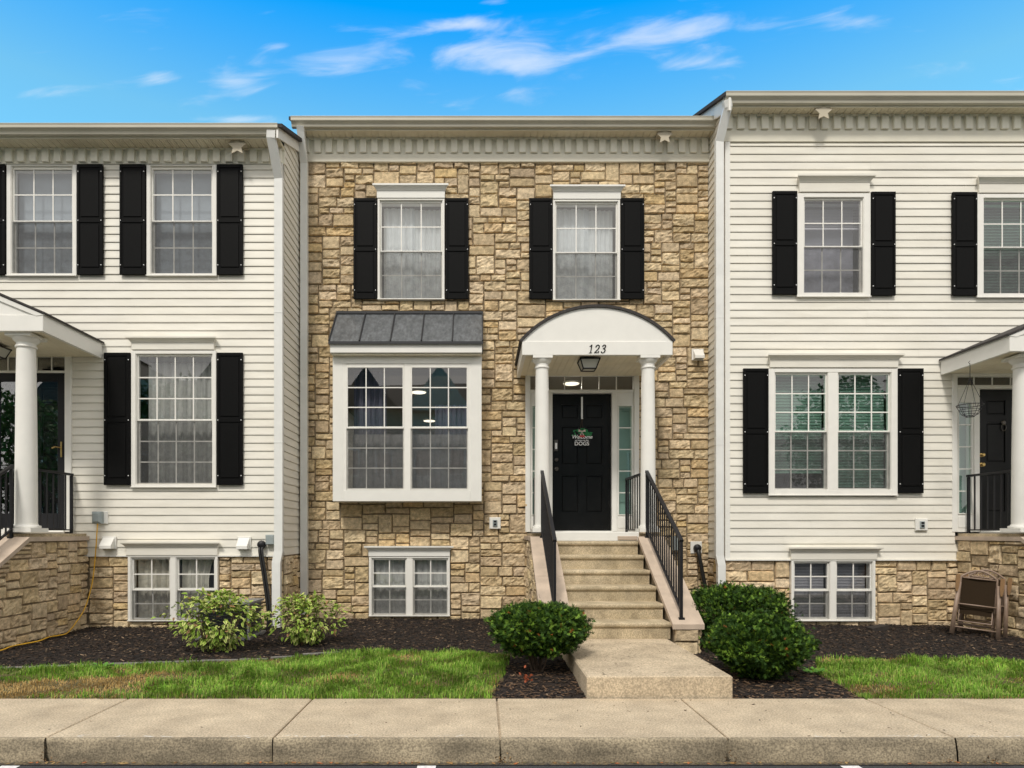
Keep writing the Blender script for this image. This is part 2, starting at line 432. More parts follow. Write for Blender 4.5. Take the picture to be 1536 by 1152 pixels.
def shutter(house, X0, X1, Z0, Z1, Y):
    m = MB(); y0 = Y-.045; t = .032; zm = Z0+(Z1-Z0)*.49
    m.bbox(X0, X1, y0+.012, y0+.035, Z0, Z1, .003)
    st = .032 if X1-X0 < .36 else .04
    m.bbox(X0+.001, X0+st, y0, y0+.0118, Z0, Z1); m.bbox(X1-st, X1-.001, y0, y0+.0118, Z0, Z1)
    hz = .045
    rz = [(Z0, Z0+hz+.03), (zm-hz*.6, zm+hz*.6), (Z1-hz, Z1)]
    for a, b in rz: m.bbox(X0+st, X1-st, y0+.0003, y0+.0118, a, b, .003)
    for (a, b), (c, d) in zip(rz, rz[1:]):
        m.bbox(X0+st+.02, X1-st-.02, y0+.001, y0+.0118, b+.025, c-.025, .007)
    s = m.build('shutter', black, house)
    for x in (X0+.018, X1-.018):
        for z in (Z0+.13, zm, Z1-.10):
            r = MB(); r.lathe([(.0075,0),(.0075,-.003),(.004,-.006)], (x, y0-.0005, z), 8, 'y'); r.build('rivet', signw, s)
    return s
def curtain(name, X0, X1, Z0, Z1, Y, m, amp=.02, waves=8, label='', cat='curtain', group=None, pinch=0., seed=0):
    rd = random.Random(seed); n = max(24, int(waves*9)); nz = 8; V = []; F = []
    ph = rd.uniform(0, 6)
    for j in range(nz+1):
        t = j/nz; z = Z0+(Z1-Z0)*t
        for i in range(n+1):
            u = i/n
            x = X0+(X1-X0)*(u if not pinch else u*(1-pinch*math.sin(math.pi*min(1, (1-t)*1.2))*.5))
            y = Y+amp*math.sin(u*waves*6.283+ph+.8*math.sin(u*9))+amp*.5*math.sin(u*waves*2.7*6.283+t*1.0)
            V.append((x, y, z))
    for j in range(nz):
        for i in range(n): F.append((j*(n+1)+i, j*(n+1)+i+1, (j+1)*(n+1)+i+1, (j+1)*(n+1)+i))
    mb = MB(); mb.add(V, F)
    return tag(mb.build(name, m, None, True), label, cat, group)
def blind(X0, X1, Z0, Z1, Y, m, label, group='window blinds', tilt=.6):
    mb = MB(); z = Z1
    mb.box(X0, X1, Y-.018, Y+.018, Z1, Z1+.03)
    while z > Z0:
        a = .013
        mb.add([(X0, Y-a*math.cos(tilt), z-a*math.sin(tilt)), (X1, Y-a*math.cos(tilt), z-a*math.sin(tilt)),
                (X1, Y+a*math.cos(tilt), z+a*math.sin(tilt)), (X0, Y+a*math.cos(tilt), z+a*math.sin(tilt))], [(0,1,2,3)])
        z -= .022
    mb.box(X0, X1, Y-.012, Y+.012, Z0-.025, Z0-.008)
    return tag(mb.build('window_blind', m), label, 'blind', group)

# ------------------------------------------------------------------ eave assembly
def eave(house, X0, X1, Yw, Yf, Yg, zs, ztop, dent_bot, band_bot, left_end=True):
    """soffit level zs from wall Yw to fascia Yf; gutter from Yf to Yg, top ztop"""
    m = MB()
    x = X0; k = 0
    while x < X1-.001:
        x1 = min(x+.10, X1)
        m.box(x+.006, x1-.006, Yf, Yw+.02, zs, zs+.012)
        for q in (1/3, 2/3): m.box(x+(x1-x)*q-.004, x+(x1-x)*q+.004, Yf, Yw+.02, zs-.005, zs-.0005)
        x = x1; k += 1
    m.box(X0, X1, Yf, Yw+.02, zs+.013, zs+.02)
    m.build('soffit', soffm, house)
    d = MB(); d.box(X0, X1, Yw-.012, Yw+.03, dent_bot, zs-.001)
    d.bbox(X0, X1, Yw-.06, Yw-.0125, zs-.012, zs-.0015)
    d.box(X0, X1, Yw-.022, Yw-.0125, dent_bot-.006, dent_bot+.004)
    n = round((X1-X0)/.1725)
    for i in range(n):
        c = X0+(X1-X0)*(i+.5)/n
        d.bbox(c-.049, c+.049, Yw-.058, Yw-.0125, dent_bot+.008, zs-.0125, .005)
    d.build('dentil_molding', dentm, house)
    if band_bot < dent_bot-.02:
        b = MB(); b.bbox(X0, X1, Yw-.028, Yw+.02, band_bot, dent_bot-.0065); b.build('frieze_board', trimb, house)
    f = MB(); f.box(X0-.0, X1+.0, Yf-.012, Yf+.008, zs-.012, ztop-.005); f.build('fascia', trimb, house)
    h = ztop-zs-.004; y0 = Yf-.0125; w = y0-Yg
    z0 = zs-.0+.006
    prof = [(y0, z0), (y0-w*.50, z0), (y0-w*.55, z0+.006), (y0-w*.62, z0+h*.28), (y0-w*.80, z0+h*.42), (y0-w*.97, z0+h*.52), (y0-w, z0+h*.58), (y0-w, z0+h*.9), (y0-w*1.0-.006, z0+h*.91), (y0-w*1.0-.006, z0+h),
            (y0-w+.004, z0+h), (y0-w+.004, z0+h*.6), (y0-w*.6+.003, z0+h*.34), (y0-w*.5, z0+.01), (y0-.003, z0+.01), (y0-.003, z0+h), (y0, z0+h)]
    g = MB(); g.prism(prof, X0-.06 if left_end else X0, X1+.02, 'x')
    go = g.build('gutter', gutm, house)
    return go
def downspout(house, pts, w=.105, dd=.075):
    m = MB()
    for p, q in zip(pts, pts[1:]):
        P, Q = Vector(p), Vector(q)
        t = (Q-P).normalized(); up = (0, -1, 0) if abs(t.y) < .7 else (0, 0, 1)
        m.bar(P-t*.01, Q+t*.01, w, dd, up)
    # seam bands
    for z in (4.4, 2.6):
        for p, q in zip(pts, pts[1:]):
            if abs(p[0]-q[0]) < .01 and abs(p[1]-q[1]) < .01 and q[2] < z < p[2]:
                m.box(p[0]-w/2-.003, p[0]+w/2+.003, p[1]-dd/2-.003, p[1]+dd/2+.003, z-.006, z+.006)
    return m.build('downspout', downm, house)
def roof_main(house, X0, X1, Yf, ze, slope=.39, depth=5.2):
    m = MB(); t = .05
    pr = [(Yf, ze), (Yf+depth, ze+slope*depth), (Yf+2*depth, ze), (Yf+2*depth, ze-t), (Yf+depth, ze+slope*depth-t), (Yf, ze-t)]
    m.prism(pr, X0, X1, 'x'); m.build('roof', shingle, house)
def column(house, X, Y, z0, z1, r=.098):
    m = MB(); H = z1-z0
    m.box(X-r*1.42, X+r*1.42, Y-r*1.42, Y+r*1.42, z0, z0+.05)
    m.box(X-r*1.34, X+r*1.34, Y-r*1.34, Y+r*1.34, z1-.035, z1)
    prof = [(r*1.32,.0505),(r*1.36,.065),(r*1.32,.08),(r*1.12,.085),(r*1.10,.10)]
    for i in range(10):
        t = i/9; prof.append((r*(1.04-.0*t-.16*t**1.6), .10+(H-.26)*t))
    prof += [(r*1.0,H-.155),(r*1.03,H-.145),(r*1.0,H-.135),(r*.90,H-.13),(r*.90,H-.10),(r*1.02,H-.085),(r*1.22,H-.06),(r*1.28,H-.0355)]
    m.lathe(prof, (X, Y, z0), 40)
    return shade_auto(m.build('column', white, house))
def railing(parent, p, q, h=.82, n=12, post0=True, post1=True, gap=.09, label=None):
    """p, q: foot points; balusters vertical"""
    p, q = Vector(p), Vector(q); up = Vector((0,0,h))
    m = MB(); d = (q-p).normalized()
    m.bar(p+up-d*.02, q+up+d*.02, .042, .030)
    hr = m.build('railing', iron, parent)
    if label: hr['label'] = label
    m = MB(); m.bar(p+Vector((0,0,gap)), q+Vector((0,0,gap)), .028, .018); m.build('bottom_rail', iron, hr)
    for c, ok in ((p, post0), (q, post1)):
        if ok:
            m = MB(); m.box(c.x-.016, c.x+.016, c.y-.016, c.y+.016, c.z-.02, c.z+h-.018)
            m.box(c.x-.032, c.x+.032, c.y-.032, c.y+.032, c.z-.02, c.z+.006); m.build('post', iron, hr)
    for i in range(n):
        c = p.lerp(q, (i+1)/(n+1)); b = MB(); b.box(c.x-.0075, c.x+.0075, c.y-.0075, c.y+.0075, c.z+gap+.0095, c.z+h-.017)
        b.build('baluster', iron, hr)
    return hr
def panel_door(house, X0, X1, Z0, Z1, Y, knob_left=True, brassy=False, kz=None):
    m = MB(); W = X1-X0; H = Z1-Z0
    m.box(X0, X1, Y, Y+.04, Z0, Z1)
    xs = [X0, X0+W*.155, X0+W*.445, X0+W*.575, X0+W*.855, X1]
    zs = [Z0, Z0+H*.135, Z0+H*.405, Z0+H*.485, Z0+H*.765, Z0+H*.82, Z0+H*.925, Z1]
    for k in (0, 2, 4): m.box(xs[k], xs[k+1], Y-.014, Y-.0002, Z0, Z1)
    for k in (0, 2, 4, 6):
        for c in (1, 3): m.box(xs[c], xs[c+1], Y-.0138, Y-.0002, zs[k], zs[k+1])
    for k in (1, 3, 5):
        for c in (1, 3):
            a, b, c0, d = xs[c], xs[c+1], zs[k], zs[k+1]
            m.bbox(a+.012, b-.012, Y-.0116, Y-.0002, c0+.014, d-.014, .0113)
    d = m.build('door', doorm, house)
    kx = X0+.065 if knob_left else X1-.065
    mm = brass if brassy else pewter
    for z, r in ((Z0+.95, .026), (Z0+1.09, .024)):
        k = MB(); k.lathe([(r*1.15,0),(r*1.15,-.006),(r*.4,-.01),(r*.4,-.03),(r,-.04),(r,-.055),(r*.6,-.064)], (kx, Y-.0145, z), 16, 'y')
        shade_auto(k.build('door_knob' if z < Z0+1 else 'deadbolt', mm, d))
    return d
def entry(house, Xc, Yw, z0, zt, ztr, hw=.845, dw=.455, dh=2.08, lights=(True, True), door='panel'):
    """door surround with transom and sidelights; returns x extents"""
    m = MB(); y0, y1 = Yw-.04, Yw+.10
    A, B = Xc-hw, Xc+hw
    m.bbox(A, A+.075, y0, y1, z0, zt); m.bbox(B-.075, B, y0, y1, z0, zt)
    m.bbox(A+.075, B-.075, y0, y1, zt-.075, zt)
    zd = z0+dh
    m.bbox(A+.075, B-.075, y0+.02, y1, zd, zd+.045)
    for s in (-1, 1):
        a, b = sorted((Xc+s*dw, Xc+s*(dw+.075)))
        m.bbox(a, b, y0+.01, y1, z0, zd-.0005)
        c, d = sorted((Xc+s*(dw+.075), Xc+s*(hw-.075)))
        # sidelight stile frame
        gx0, gx1 = c+.035, d-.035
        gz0, gz1 = z0+.27, zd-.20
        m.box(c, gx0, y0+.03, y1, z0, zd-.0005); m.box(gx1, d, y0+.03, y1, z0, zd-.0005)
        m.box(gx0, gx1, y0+.03, y1, z0, gz0); m.box(gx0, gx1, y0+.03, y1, gz1, zd-.0005)
        m.bbox(gx0-.014, gx0, y0+.018, y0+.0295, gz0-.014, gz1+.014, .003); m.bbox(gx1, gx1+.014, y0+.018, y0+.0295, gz0-.014, gz1+.014, .003)
        m.bbox(gx0, gx1, y0+.018, y0+.0295, gz1, gz1+.014, .003); m.bbox(gx0, gx1, y0+.018, y0+.0295, gz0-.014, gz0, .003)
        m.bbox(gx0-.01, gx1+.01, y0+.024, y0+.0298, z0+.06, gz0-.05, .003)
        for k in range(1, 5):
            z = gz0+(gz1-gz0)*k/5; m.box(gx0, gx1, y0+.035, y0+.043, z-.008, z+.008)
    m.box(Xc-dw, Xc+dw, y0-.02, y1, z0, z0+.018)
    s = m.build('door_surround', white, house)
    g = MB()
    q_=y0+.062; g.add([(A+.075,q_,zd+.045),(B-.075,q_,zd+.045),(B-.075,q_,zt-.075),(A+.075,q_,zt-.075)],[(0,1,2,3)]); g.build('transom_pane', glass, s)
    mu = MB()
    for k in range(1, 6):
        x = A+.075+(B-A-.15)*k/6; mu.box(x-.008, x+.008, y0+.045, y0+.058, zd+.0455, zt-.0755)
    mu.box(A+.075, B-.075, y0+.044, y0+.0585, zd+.0452, zd+.055); mu.box(A+.075, B-.075, y0+.044, y0+.0585, zt-.085, zt-.0752); mu.build('transom_muntins', vinyl, s)
    for sgn in (-1, 1):
        c, d = sorted((Xc+sgn*(dw+.075), Xc+sgn*(hw-.075)))
        g = MB(); q_=y0+.048; g.add([(c+.034,q_,z0+.27),(d-.034,q_,z0+.27),(d-.034,q_,zd-.20),(c+.034,q_,zd-.20)],[(0,1,2,3)]); g.build('sidelight_pane', glassg, s)
        # frosted/curtained film behind
        f = MB(); f.box(c+.02, d-.02, y1+.02, y1+.024, z0+.25, zd-.18); f.build('sidelight_shade', mat('shade_green_grey', (.36,.44,.42), .8), s)
    return s, zd
def room(house, X0, X1, Y0, Y1, Z0, Z1, m=roomm):
    b = MB()
    V = [(X0,Y0,Z0),(X1,Y0,Z0),(X1,Y1,Z0),(X0,Y1,Z0),(X0,Y0,Z1),(X1,Y0,Z1),(X1,Y1,Z1),(X0,Y1,Z1)]
    b.add(V, [(0,1,2,3),(4,7,6,5),(1,5,6,2),(2,6,7,3),(3,7,4,0)])
    return b.build('room', m, house)
def lamp_disc(house, X, Y, Z, r=.13, watts=14):
    m = MB(); m.lathe([(r*1.08,.0),(r*1.08,-.02),(r,-.025)], (X, Y, Z), 28); o = m.build('ceiling_lamp', white, house)
    m = MB(); m.lathe([(r*.98,-.0255),(r*.9,-.035),(r*.5,-.042),(.01,-.044)], (X, Y, Z), 28); shade_auto(m.build('lamp_diffuser', lampE, o))
    l = bpy.data.lights.new('lamp_light', 'AREA'); l.shape = 'DISK'; l.size = r*2; l.energy = watts; l.color = (1,.93,.82)
    lo = bpy.data.objects.new('lamp_light', l); COL.objects.link(lo); lo.location = (X, Y, Z-.06)
def lantern(house, X, Y, Z):
    m = MB(); m.box(X-.07, X+.07, Y-.07, Y+.07, Z-.02, Z)
    def ring(w, z, t=.012):
        m.box(X-w, X+w, Y-w, Y-w+t, z, z+t); m.box(X-w, X+w, Y+w-t, Y+w, z, z+t); m.box(X-w, X-w+t, Y-w, Y+w, z, z+t); m.box(X+w-t, X+w, Y-w, Y+w, z, z+t)
    ring(.14, Z-.04, .018); ring(.092, Z-.165, .014)
    for a in (-1, 1):
        for b in (-1, 1): m.bar((X+a*.134, Y+b*.134, Z-.03), (X+a*.087, Y+b*.087, Z-.16), .012, .012)
    o = m.build('porch_lantern', iron, house)
    g = MB(); t, b = .128, .084
    V = [(X-t,Y-t,Z-.035),(X+t,Y-t,Z-.035),(X+t,Y+t,Z-.035),(X-t,Y+t,Z-.035),(X-b,Y-b,Z-.155),(X+b,Y-b,Z-.155),(X+b,Y+b,Z-.155),(X-b,Y+b,Z-.155)]
    g.add(V, [(0,4,5,1),(1,5,6,2),(2,6,7,3),(3,7,4,0),(4,7,6,5)]); g.build('lantern_glass', lampgl, o)
    return o
def star_plate(house, X, Y, Z):
    m = MB(); m.box(X-.10, X+.10, Y-.09, Y+.09, Z-.03, Z)
    for k in (-1, 1): m.box(X-.115, X+.115, Y+k*.05-.01, Y+k*.05+.01, Z-.04, Z-.0305)
    pts = []
    for k in range(10):
        r = .125 if k % 2 == 0 else .062; a = math.pi/2+k*math.pi/5; pts.append((X+r*math.cos(a), Z-.085+r*.95*math.sin(a)))
    m.prism(pts, Y-.105, Y-.0905, 'y')
    return m.build('soffit_fixture', mat('fixture_beige', (.52,.46,.35), .6), house)

# ------------------------------------------------------------------ front steps with cheek walls (shared by the three porches)
TR, RI = .306, .175
def steps(name, label, Xa, Xb, Yt, Yw, visible_side=None, seed=5, n=6, rail_labels=(None, None), land_rails=(True, True)):
    """Xa..Xb clear width of flight; Yt front of landing; Yw house wall"""
    t = empty(name, ((Xa+Xb)/2, Yt, 0), label, 'front steps', None)
    zl = EYE
    m = MB()
    for k in range(n):
        z = EYE-.124-RI*k; y = Yt-TR*k
        # tread with rounded nosing, riser below it
        nos = [(y-.0, z), (y-.012, z-.004), (y-.020, z-.014), (y-.022, z-.030), (y-.016, z-.046), (y+.004, z-.052), (y+.006, z-RI-.01), (y+TR+.03, z-RI-.01), (y+TR+.03, z)]
        m.prism(nos, Xa+.001, Xb-.001, 'x')
    sf = m.build('stair_flight', stepm, t)
    l = MB(); l.box(Xa-.30, Xb+.30, Yt+.07, Yw-.002, EYE-.12, EYE-.02); l.build('landing', stepm, t)
    l = MB(); l.bbox(Xa-.02, Xb+.02, Yt+.02, Yt+.0695, EYE-.125+.003, EYE+.0, .006)
    l.box(Xa-.02, Xb+.02, Yt+.07, Yw-.045, EYE-.018, EYE-.002); l.build('landing_trim', white, t)
    f0 = Yt-TR*(n-1)-.09
    capz = lambda y: (EYE-.06) if y >= Yt else max(EYE-.06-(Yt-y)*.585, .2)
    for s, (a, b) in enumerate(((Xa-.345, Xa+.0), (Xb-.0, Xb+.345))):
        wi, wo = (b-.03, a+.05) if s == 0 else (a+.03, b-.05)
        lo, hi = min(wi, wo), max(wi, wo)
        c = MB()
        c.prism([(f0+.05, -.1), (f0+.05, capz(f0+.05)-.05), (Yt, capz(Yt)-.06), (Yw-.002, EYE-.12), (Yw-.002, -.1)], lo, hi, 'x')
        cw = c.build('cheek_wall', mortar, t)
        st = MB()
        if s == 0: stones(st, -(Yw-.01), -(f0+.05), -.03, EYE-.12, faceXm(lo), top=lambda u: capz(-u)-.055, seed=seed)
        else: stones(st, f0+.05, Yw-.01, -.03, EYE-.12, faceXp(hi), top=lambda u: capz(u)-.055, seed=seed+1)
        stones(st, lo, hi, -.03, capz(f0)-.05, front(f0+.05), seed=seed+2)
        st.build('stonework', stone, cw)
        k = MB(); d = .055
        for (ya, yb) in ((f0, (f0+Yt)/2-.003), ((f0+Yt)/2+.003, Yt)):
            za, zb = capz(ya), capz(yb)
            k.prism([(ya, za-d), (yb, zb-d), (yb, zb), (ya, za)], a, b, 'x')
        k.prism([(Yt+.001, EYE-.115), (Yw-.004, EYE-.115), (Yw-.004, EYE-.06), (Yt+.001, EYE-.06)], a, b, 'x')
        co = k.build('cap', capm, cw)
        X = Xa-.185 if s == 0 else Xb+.12
        ya, yb = Yt+.0, f0+.10
        railing(t, (X, ya, EYE-.06), (X, yb, capz(yb)), .86, 15, True, True, label=rail_labels[s])
        if land_rails[s]: railing(t, (X, Yw-.06, EYE-.06), (X, Yt+.27, EYE-.06), .86, 6, True, False)
    return t

# ================================================================== MIDDLE TOWNHOUSE
sM, sL, sR = 98., 107., 104.5
YM, YL, YR = 1000/sM, 1000/sL, 1000/sR
XML, XMR = -2.776, 3.492
Mh = empty('townhouse', ((XML+XMR)/2, YM, 0), 'middle townhouse, tan stone front with boxed bay window and arched canopy over its door', 'house', None)
def box_px(x0, x1, y0, y1, s): return XX(x0, s), XX(x1, s), ZZ(y1, s), ZZ(y0, s)
zsM = ZZ(209.4, sM)
winA = box_px(567, 667, 300, 450.6, sM); winB = box_px(829, 929.4, 301, 451.6, sM)
bas = box_px(554, 675, 835, 923.7, sM)
sB = 102.; YB = 1000/sB
bay = box_px(499, 722.5, 534.7, 752, sB)
dc = XX(872.5, 97.5)
entM = (dc-.86, dc+.86, EYE-.12, ZZ(555, 98))
sh = .03
holes = [(w[0]+sh, w[1]-sh, w[2]+sh*.5, w[3]-sh) for w in (winA, winB, bas)]
holes.append((bay[0]+.08, bay[1]-.08, bay[2]+.12, bay[3]-.0)); holes.append((entM[0]+.03, entM[1]-.03, entM[2], entM[3]-.03))
topM = ZZ(244, sM)
# stones stop short of frames; mortar sheet behind
sm = MB(); stones(sm, XML+.005, XMR-.005, -.04, topM+.02, front(YM+.03), holes=[(h[0]-.03, h[1]+.03, h[2]-.015, h[3]+.03) if i < 3 else h for i, h in enumerate(holes)], seed=11)
wallM = MB(); sheet(wallM, XML, XMR, -.3, zsM+.05, front(YM+.03), holes)
wm = wallM.build('front_wall', mortar, Mh)
so = sm.build('stonework', stone, wm)
# reveals
def reveals(house, holes, Y, d=.12):
    m = MB()
    for a, b, c, e in holes:
        m.add([(a,Y,c),(a,Y+d,c),(a,Y+d,e),(a,Y,e)], [(0,1,2,3)]); m.add([(b,Y,c),(b,Y+d,c),(b,Y+d,e),(b,Y,e)], [(3,2,1,0)])
        m.add([(a,Y,e),(b,Y,e),(b,Y+d,e),(a,Y+d,e)], [(0,1,2,3)]); m.add([(a,Y,c),(b,Y,c),(b,Y+d,c),(a,Y+d,c)], [(3,2,1,0)])
    return m.build('wall_reveals', white, house)
reveals(Mh, holes, YM+.03)
def win_px(house, fr, gl, ym, s, units, cols, rows, hd=None, Y=None, **k):
    """fr=(x0,x1,y0,y1) frame px, gl=(ytop,ybot), units px"""
    X0, X1, Z0, Z1 = box_px(*fr, s)
    u = [(XX(a, s), XX(b, s)) for a, b in units]
    h = (XX(hd[0], s), XX(hd[1], s), ZZ(hd[2], s), ZZ(hd[3], s)) if hd else None
    return window(house, X0, X1, Z0, Z1, Y if Y else 1000/s, u, ZZ(gl[0], s), ZZ(ym, s), ZZ(gl[1], s), cols, rows, header=h, **k)
win_px(Mh, (567,667,300,450.6), (305,447), 377, sM, [(572.5,661.5)], 3, 2, (560.6,673,280.6,299.5), label='upstairs window over the bay with white sheer curtains')
win_px(Mh, (829,929.4,301.5,451.6), (307,448), 379, sM, [(834.5,923.5)], 3, 2, (824,935.6,282.5,301), label='upstairs window over the arched canopy with white sheer curtains')
win_px(Mh, (554,675,835,923.7), (840,920), 879.5, sM, [(560.5,608),(622,670)], 2, 2, (548,680.6,819,834.5), label='basement window pair in the stone wall')
for a, b in ((531,566),(668.2,703),(793.4,828.2),(930.2,965.3)): shutter(Mh, XX(a,sM), XX(b,sM), ZZ(450,sM), ZZ(299.5,sM), YM-.012)
# bay window
bm = MB(); X0, X1, Z0, Z1 = bay
gx0, gx1 = XX(514.7, sB), XX(706, sB); gz0, gz1 = ZZ(735.6, sB), ZZ(545.6, sB)
bm.bbox(X0, gx0, YB, YB+.06, Z0, Z1); bm.bbox(gx1, X1, YB, YB+.06, Z0, Z1)
bm.bbox(gx0, gx1, YB+.0005, YB+.06, gz1, Z1); bm.bbox(gx0, gx1, YB+.0005, YB+.06, Z0, gz0)
bm.box(X0+.001, X0+.04, YB+.0605, YM+.02, Z0, Z1); bm.box(X1-.04, X1-.001, YB+.0605, YM+.02, Z0, Z1)
bm.box(X0+.041, X1-.041, YB+.0605, YM+.02, Z0+.001, Z0+.03); bm.box(X0+.041, X1-.041, YB+.0605, YM+.15, Z1-.04, Z1-.001)
bo = bm.build('bay_window', white, Mh); bo['label'] = 'boxed bay window with two double-hung units under a black metal roof'
# fascia + soffit of bay
sF = 103.3; YF = 1000/sF
fb = MB(); a, b, c, d = box_px(495, 723, 513.5, 529, sF); fb.bbox(a, b, YF, YF+.03, c, d); fb.box(a, a+.02, YF+.0305, YM, c, d); fb.box(b-.02, b, YF+.0305, YM, c, d)
fb.build('bay_fascia', white, bo)
sf = MB()
x = a+.021
while x < b-.03: sf.box(x, min(x+.095, b-.021), YF+.0305, YM, Z1+.001, Z1+.014); x += .10
sf.box(a+.021, b-.021, YF+.0305, YM, Z1+.015, Z1+.02)
sf.build('bay_soffit', soffm, bo)
rf = MB(); zt = ZZ(470, sM); ze = ZZ(512.5, 103.6); ye = 1000/103.6
a, b = XX(492.5, 103.6), XX(724.7, 103.6)
rf.add([(a,ye,ze),(b,ye,ze),(b,YM,zt),(a,YM,zt),(a,ye,ze-.03),(b,ye,ze-.03),(b,YM,ze-.03),(a,YM,ze-.03)], [(0,1,2,3),(4,5,1,0),(5,6,2,1),(7,4,0,3),(4,7,6,5)])
rf.build('metal_roof', metroof, bo); rf = MB()
for k in range(6):
    x = a+(b-a)*k/5; x = min(max(x, a+.008), b-.008)
    rf.bar((x, ye-.004, ze+.012), (x, YM-.01, zt+.012), .016, .028, (0,-1,1))
rf.bar((a, YM-.02, zt+.006), (b, YM-.02, zt+.006), .03, .04)
rf.box(a, b, ye-.008, ye-.0005, ze-.035, ze+.004)
rf.build('roof_seams', mat('seam_metal', (.02,.02,.022), .5), bo)
# windows of bay as children (sub-parts live one level down)
def bay_unit(u0, u1, lab):
    m = MB(); zt_, zm_, zb_ = ZZ(551.5, sB), ZZ(641, sB), ZZ(732, sB)
    s0 = .02
    objs = []
    for k, (lo, hi, ys) in enumerate(((zm_+.004, zt_, YB+.012), (zb_, zm_-.004, YB+.04))):
        top = hi+(.05 if k == 0 else .022); bot = lo-(.022 if k == 0 else .03)
        m.bbox(u0-s0, u0, ys-.012, ys+.015, bot, top, .003); m.bbox(u1, u1+s0, ys-.012, ys+.015, bot, top, .003)
        m.bbox(u0, u1, ys-.012, ys+.015, hi, top, .003); m.bbox(u0, u1, ys-.012, ys+.015, bot, lo, .003)
        for c in range(1, 3): x = u0+(u1-u0)*c/3; m.box(x-.008, x+.008, ys-.005, ys-.001, lo, hi)
        for r in range(1, 3): z = lo+(hi-lo)*r/3; m.box(u0, u1, ys-.0056, ys-.0012, z-.008, z+.008)
        g = MB(); g.add([(u0-.001,ys+.003,lo-.001),(u1+.001,ys+.003,lo-.001),(u1+.001,ys+.003,hi+.001),(u0-.001,ys+.003,hi+.001)],[(0,1,2,3)]); objs.append(g)
    m.build('sash', vinyl, bo)
    for g in objs: g.build('pane', glass, bo)
    s_ = MB(); ys = YB+.008; s_.add([(u0-.01, ys, zb_-.01), (u1+.01, ys, zb_-.01), (u1+.01, ys, zm_-.02), (u0-.01, ys, zm_-.02)], [(0,1,2,3)]); s_.build('insect_screen', screenm, bo)
bay_unit(XX(521.6,sB), XX(603.8,sB), ''); bay_unit(XX(618,sB), XX(700,sB), '')
mm = MB(); mm.bbox(XX(604,sB)+.02, XX(618,sB)-.02, YB+.004, YB+.06, gz0, gz1)
mm.box(gx0, XX(521.6,sB)-.0205, YB+.004, YB+.06, gz0, gz1); mm.box(XX(700,sB)+.0205, gx1, YB+.004, YB+.06, gz0, gz1)
mm.build('mullion', vinyl, bo)
bt = MB(); b0, b1 = ZZ(732,sB)-.03, gz0; bt.box(XX(521.6,sB)-.02, XX(700,sB)+.02, YB+.001, YB+.06, b1-.001, b0); bt.build('sill', vinyl, bo)
# eave
zg = ZZ(174, 101.6)
eave(Mh, XML+.02, XMR-.0, YM, 9.96, 9.845, zsM, zg, ZZ(232, sM), topM)
roof_main(Mh, XML-.07, XMR-.01, 9.85, zg-.0)
downspout(Mh, [(XX(451,101), 9.90, zsM+.02), (XX(452,100.5), 9.93, zsM-.03), (XX(456,99), YM-.085, zsM-.42), (XX(456,99), YM-.085, .12)])
room(Mh, XML+.05, XMR-.05, YM+.14, YM+6, EYE-.02, EYE+2.42, roomm)
room(Mh, XML+.05, XMR-.05, YM+.14, YM+5, EYE+2.72, EYE+5.35, roomm)
room(Mh, XML+.05, XMR-.05, YM+.14, YM+5, -1.0, EYE-.3, roomd)
for (x, y, zc) in ((628,588,2.40),(644,631,2.40),(857,575,2.40)):
    s = (798-y)/zc; lamp_disc(Mh, XX(x,s), 1000/s, EYE+2.42)
for (x, y) in ((622,360),(877,365)):
    s = (798-y)/5.33; lamp_disc(Mh, XX(x,s), 1000/s, EYE+5.35, .17, 30)
# back/side shells
def shell(house, X0, X1, Y0, Y1, Z1, m=siding):
    b = MB(); b.box(X0, X0+.05, Y0, Y1, -.3, Z1); b.box(X1-.05, X1, Y0, Y1, -.3, Z1); b.box(X0+.05, X1-.05, Y1-.05, Y1, -.3, Z1)
    return b.build('rear_wall', m, house)
shell(Mh, XML+.055, XMR-.055, YM+.1, YM+10.0, zsM)
# canopy
sC = 112.5; YC = 1000/sC
ca, cb = XX(783.3, sC), XX(1009, sC); cz0, cz1 = ZZ(532.5, sC), ZZ(512, sC); rise = 51/sC
cw = (cb-ca)/2; cc = (ca+cb)/2; RR = (cw*cw+rise*rise)/(2*rise)
def arc(n, off=0., ext=0.):
    out = []; th = math.asin(min(1, cw/RR))
    for i in range(n+1):
        t = -th-ext+(2*th+2*ext)*i/n; out.append((cc+(RR+off)*math.sin(t), cz1+rise-RR+(RR+off)*math.cos(t)))
    return out
c = MB()
c.bbox(ca, cb, YC, YC+.05, cz0, cz1, .004)
c.box(ca+.001, ca+.05, YC+.0505, YM+.0, cz0+.001, cz1); c.box(cb-.05, cb-.001, YC+.0505, YM, cz0+.001, cz1)
co = c.build('canopy', white, Mh)
t_ = MB(); t_.prism([(x, z) for x, z in arc(40)], YC+.012, YC+.045, 'y'); t_.build('tympanum', white, co)
ar = MB(); o_, i_ = arc(40, .038, .012), arc(40, .002, .008)
ar.prism(o_+i_[::-1], YC-.012, YM-.01, 'y'); ar.build('canopy_roof', shingle, co)
sp = MB(); x = ca+.0505
while x < cb-.055:
    x1 = min(x+.088, cb-.0505); sp.box(x+.002, x1-.002, YC+.0505, YM-.005, cz0+.03, cz0+.042); x = x1
sp.box(ca+.0505, cb-.0505, YC+.0505, YM-.005, cz0+.043, cz0+.05); sp.build('canopy_soffit', soffm, co)
YCc = YC+.13; sCc = 1000/YCc
column(Mh, XX(813, sCc), YCc, EYE-.002, cz0+.001); column(Mh, XX(972, sCc), YCc, EYE-.002, cz0+.001)
lantern(Mh, XX(883, 109), 1000/109., cz0+.03)
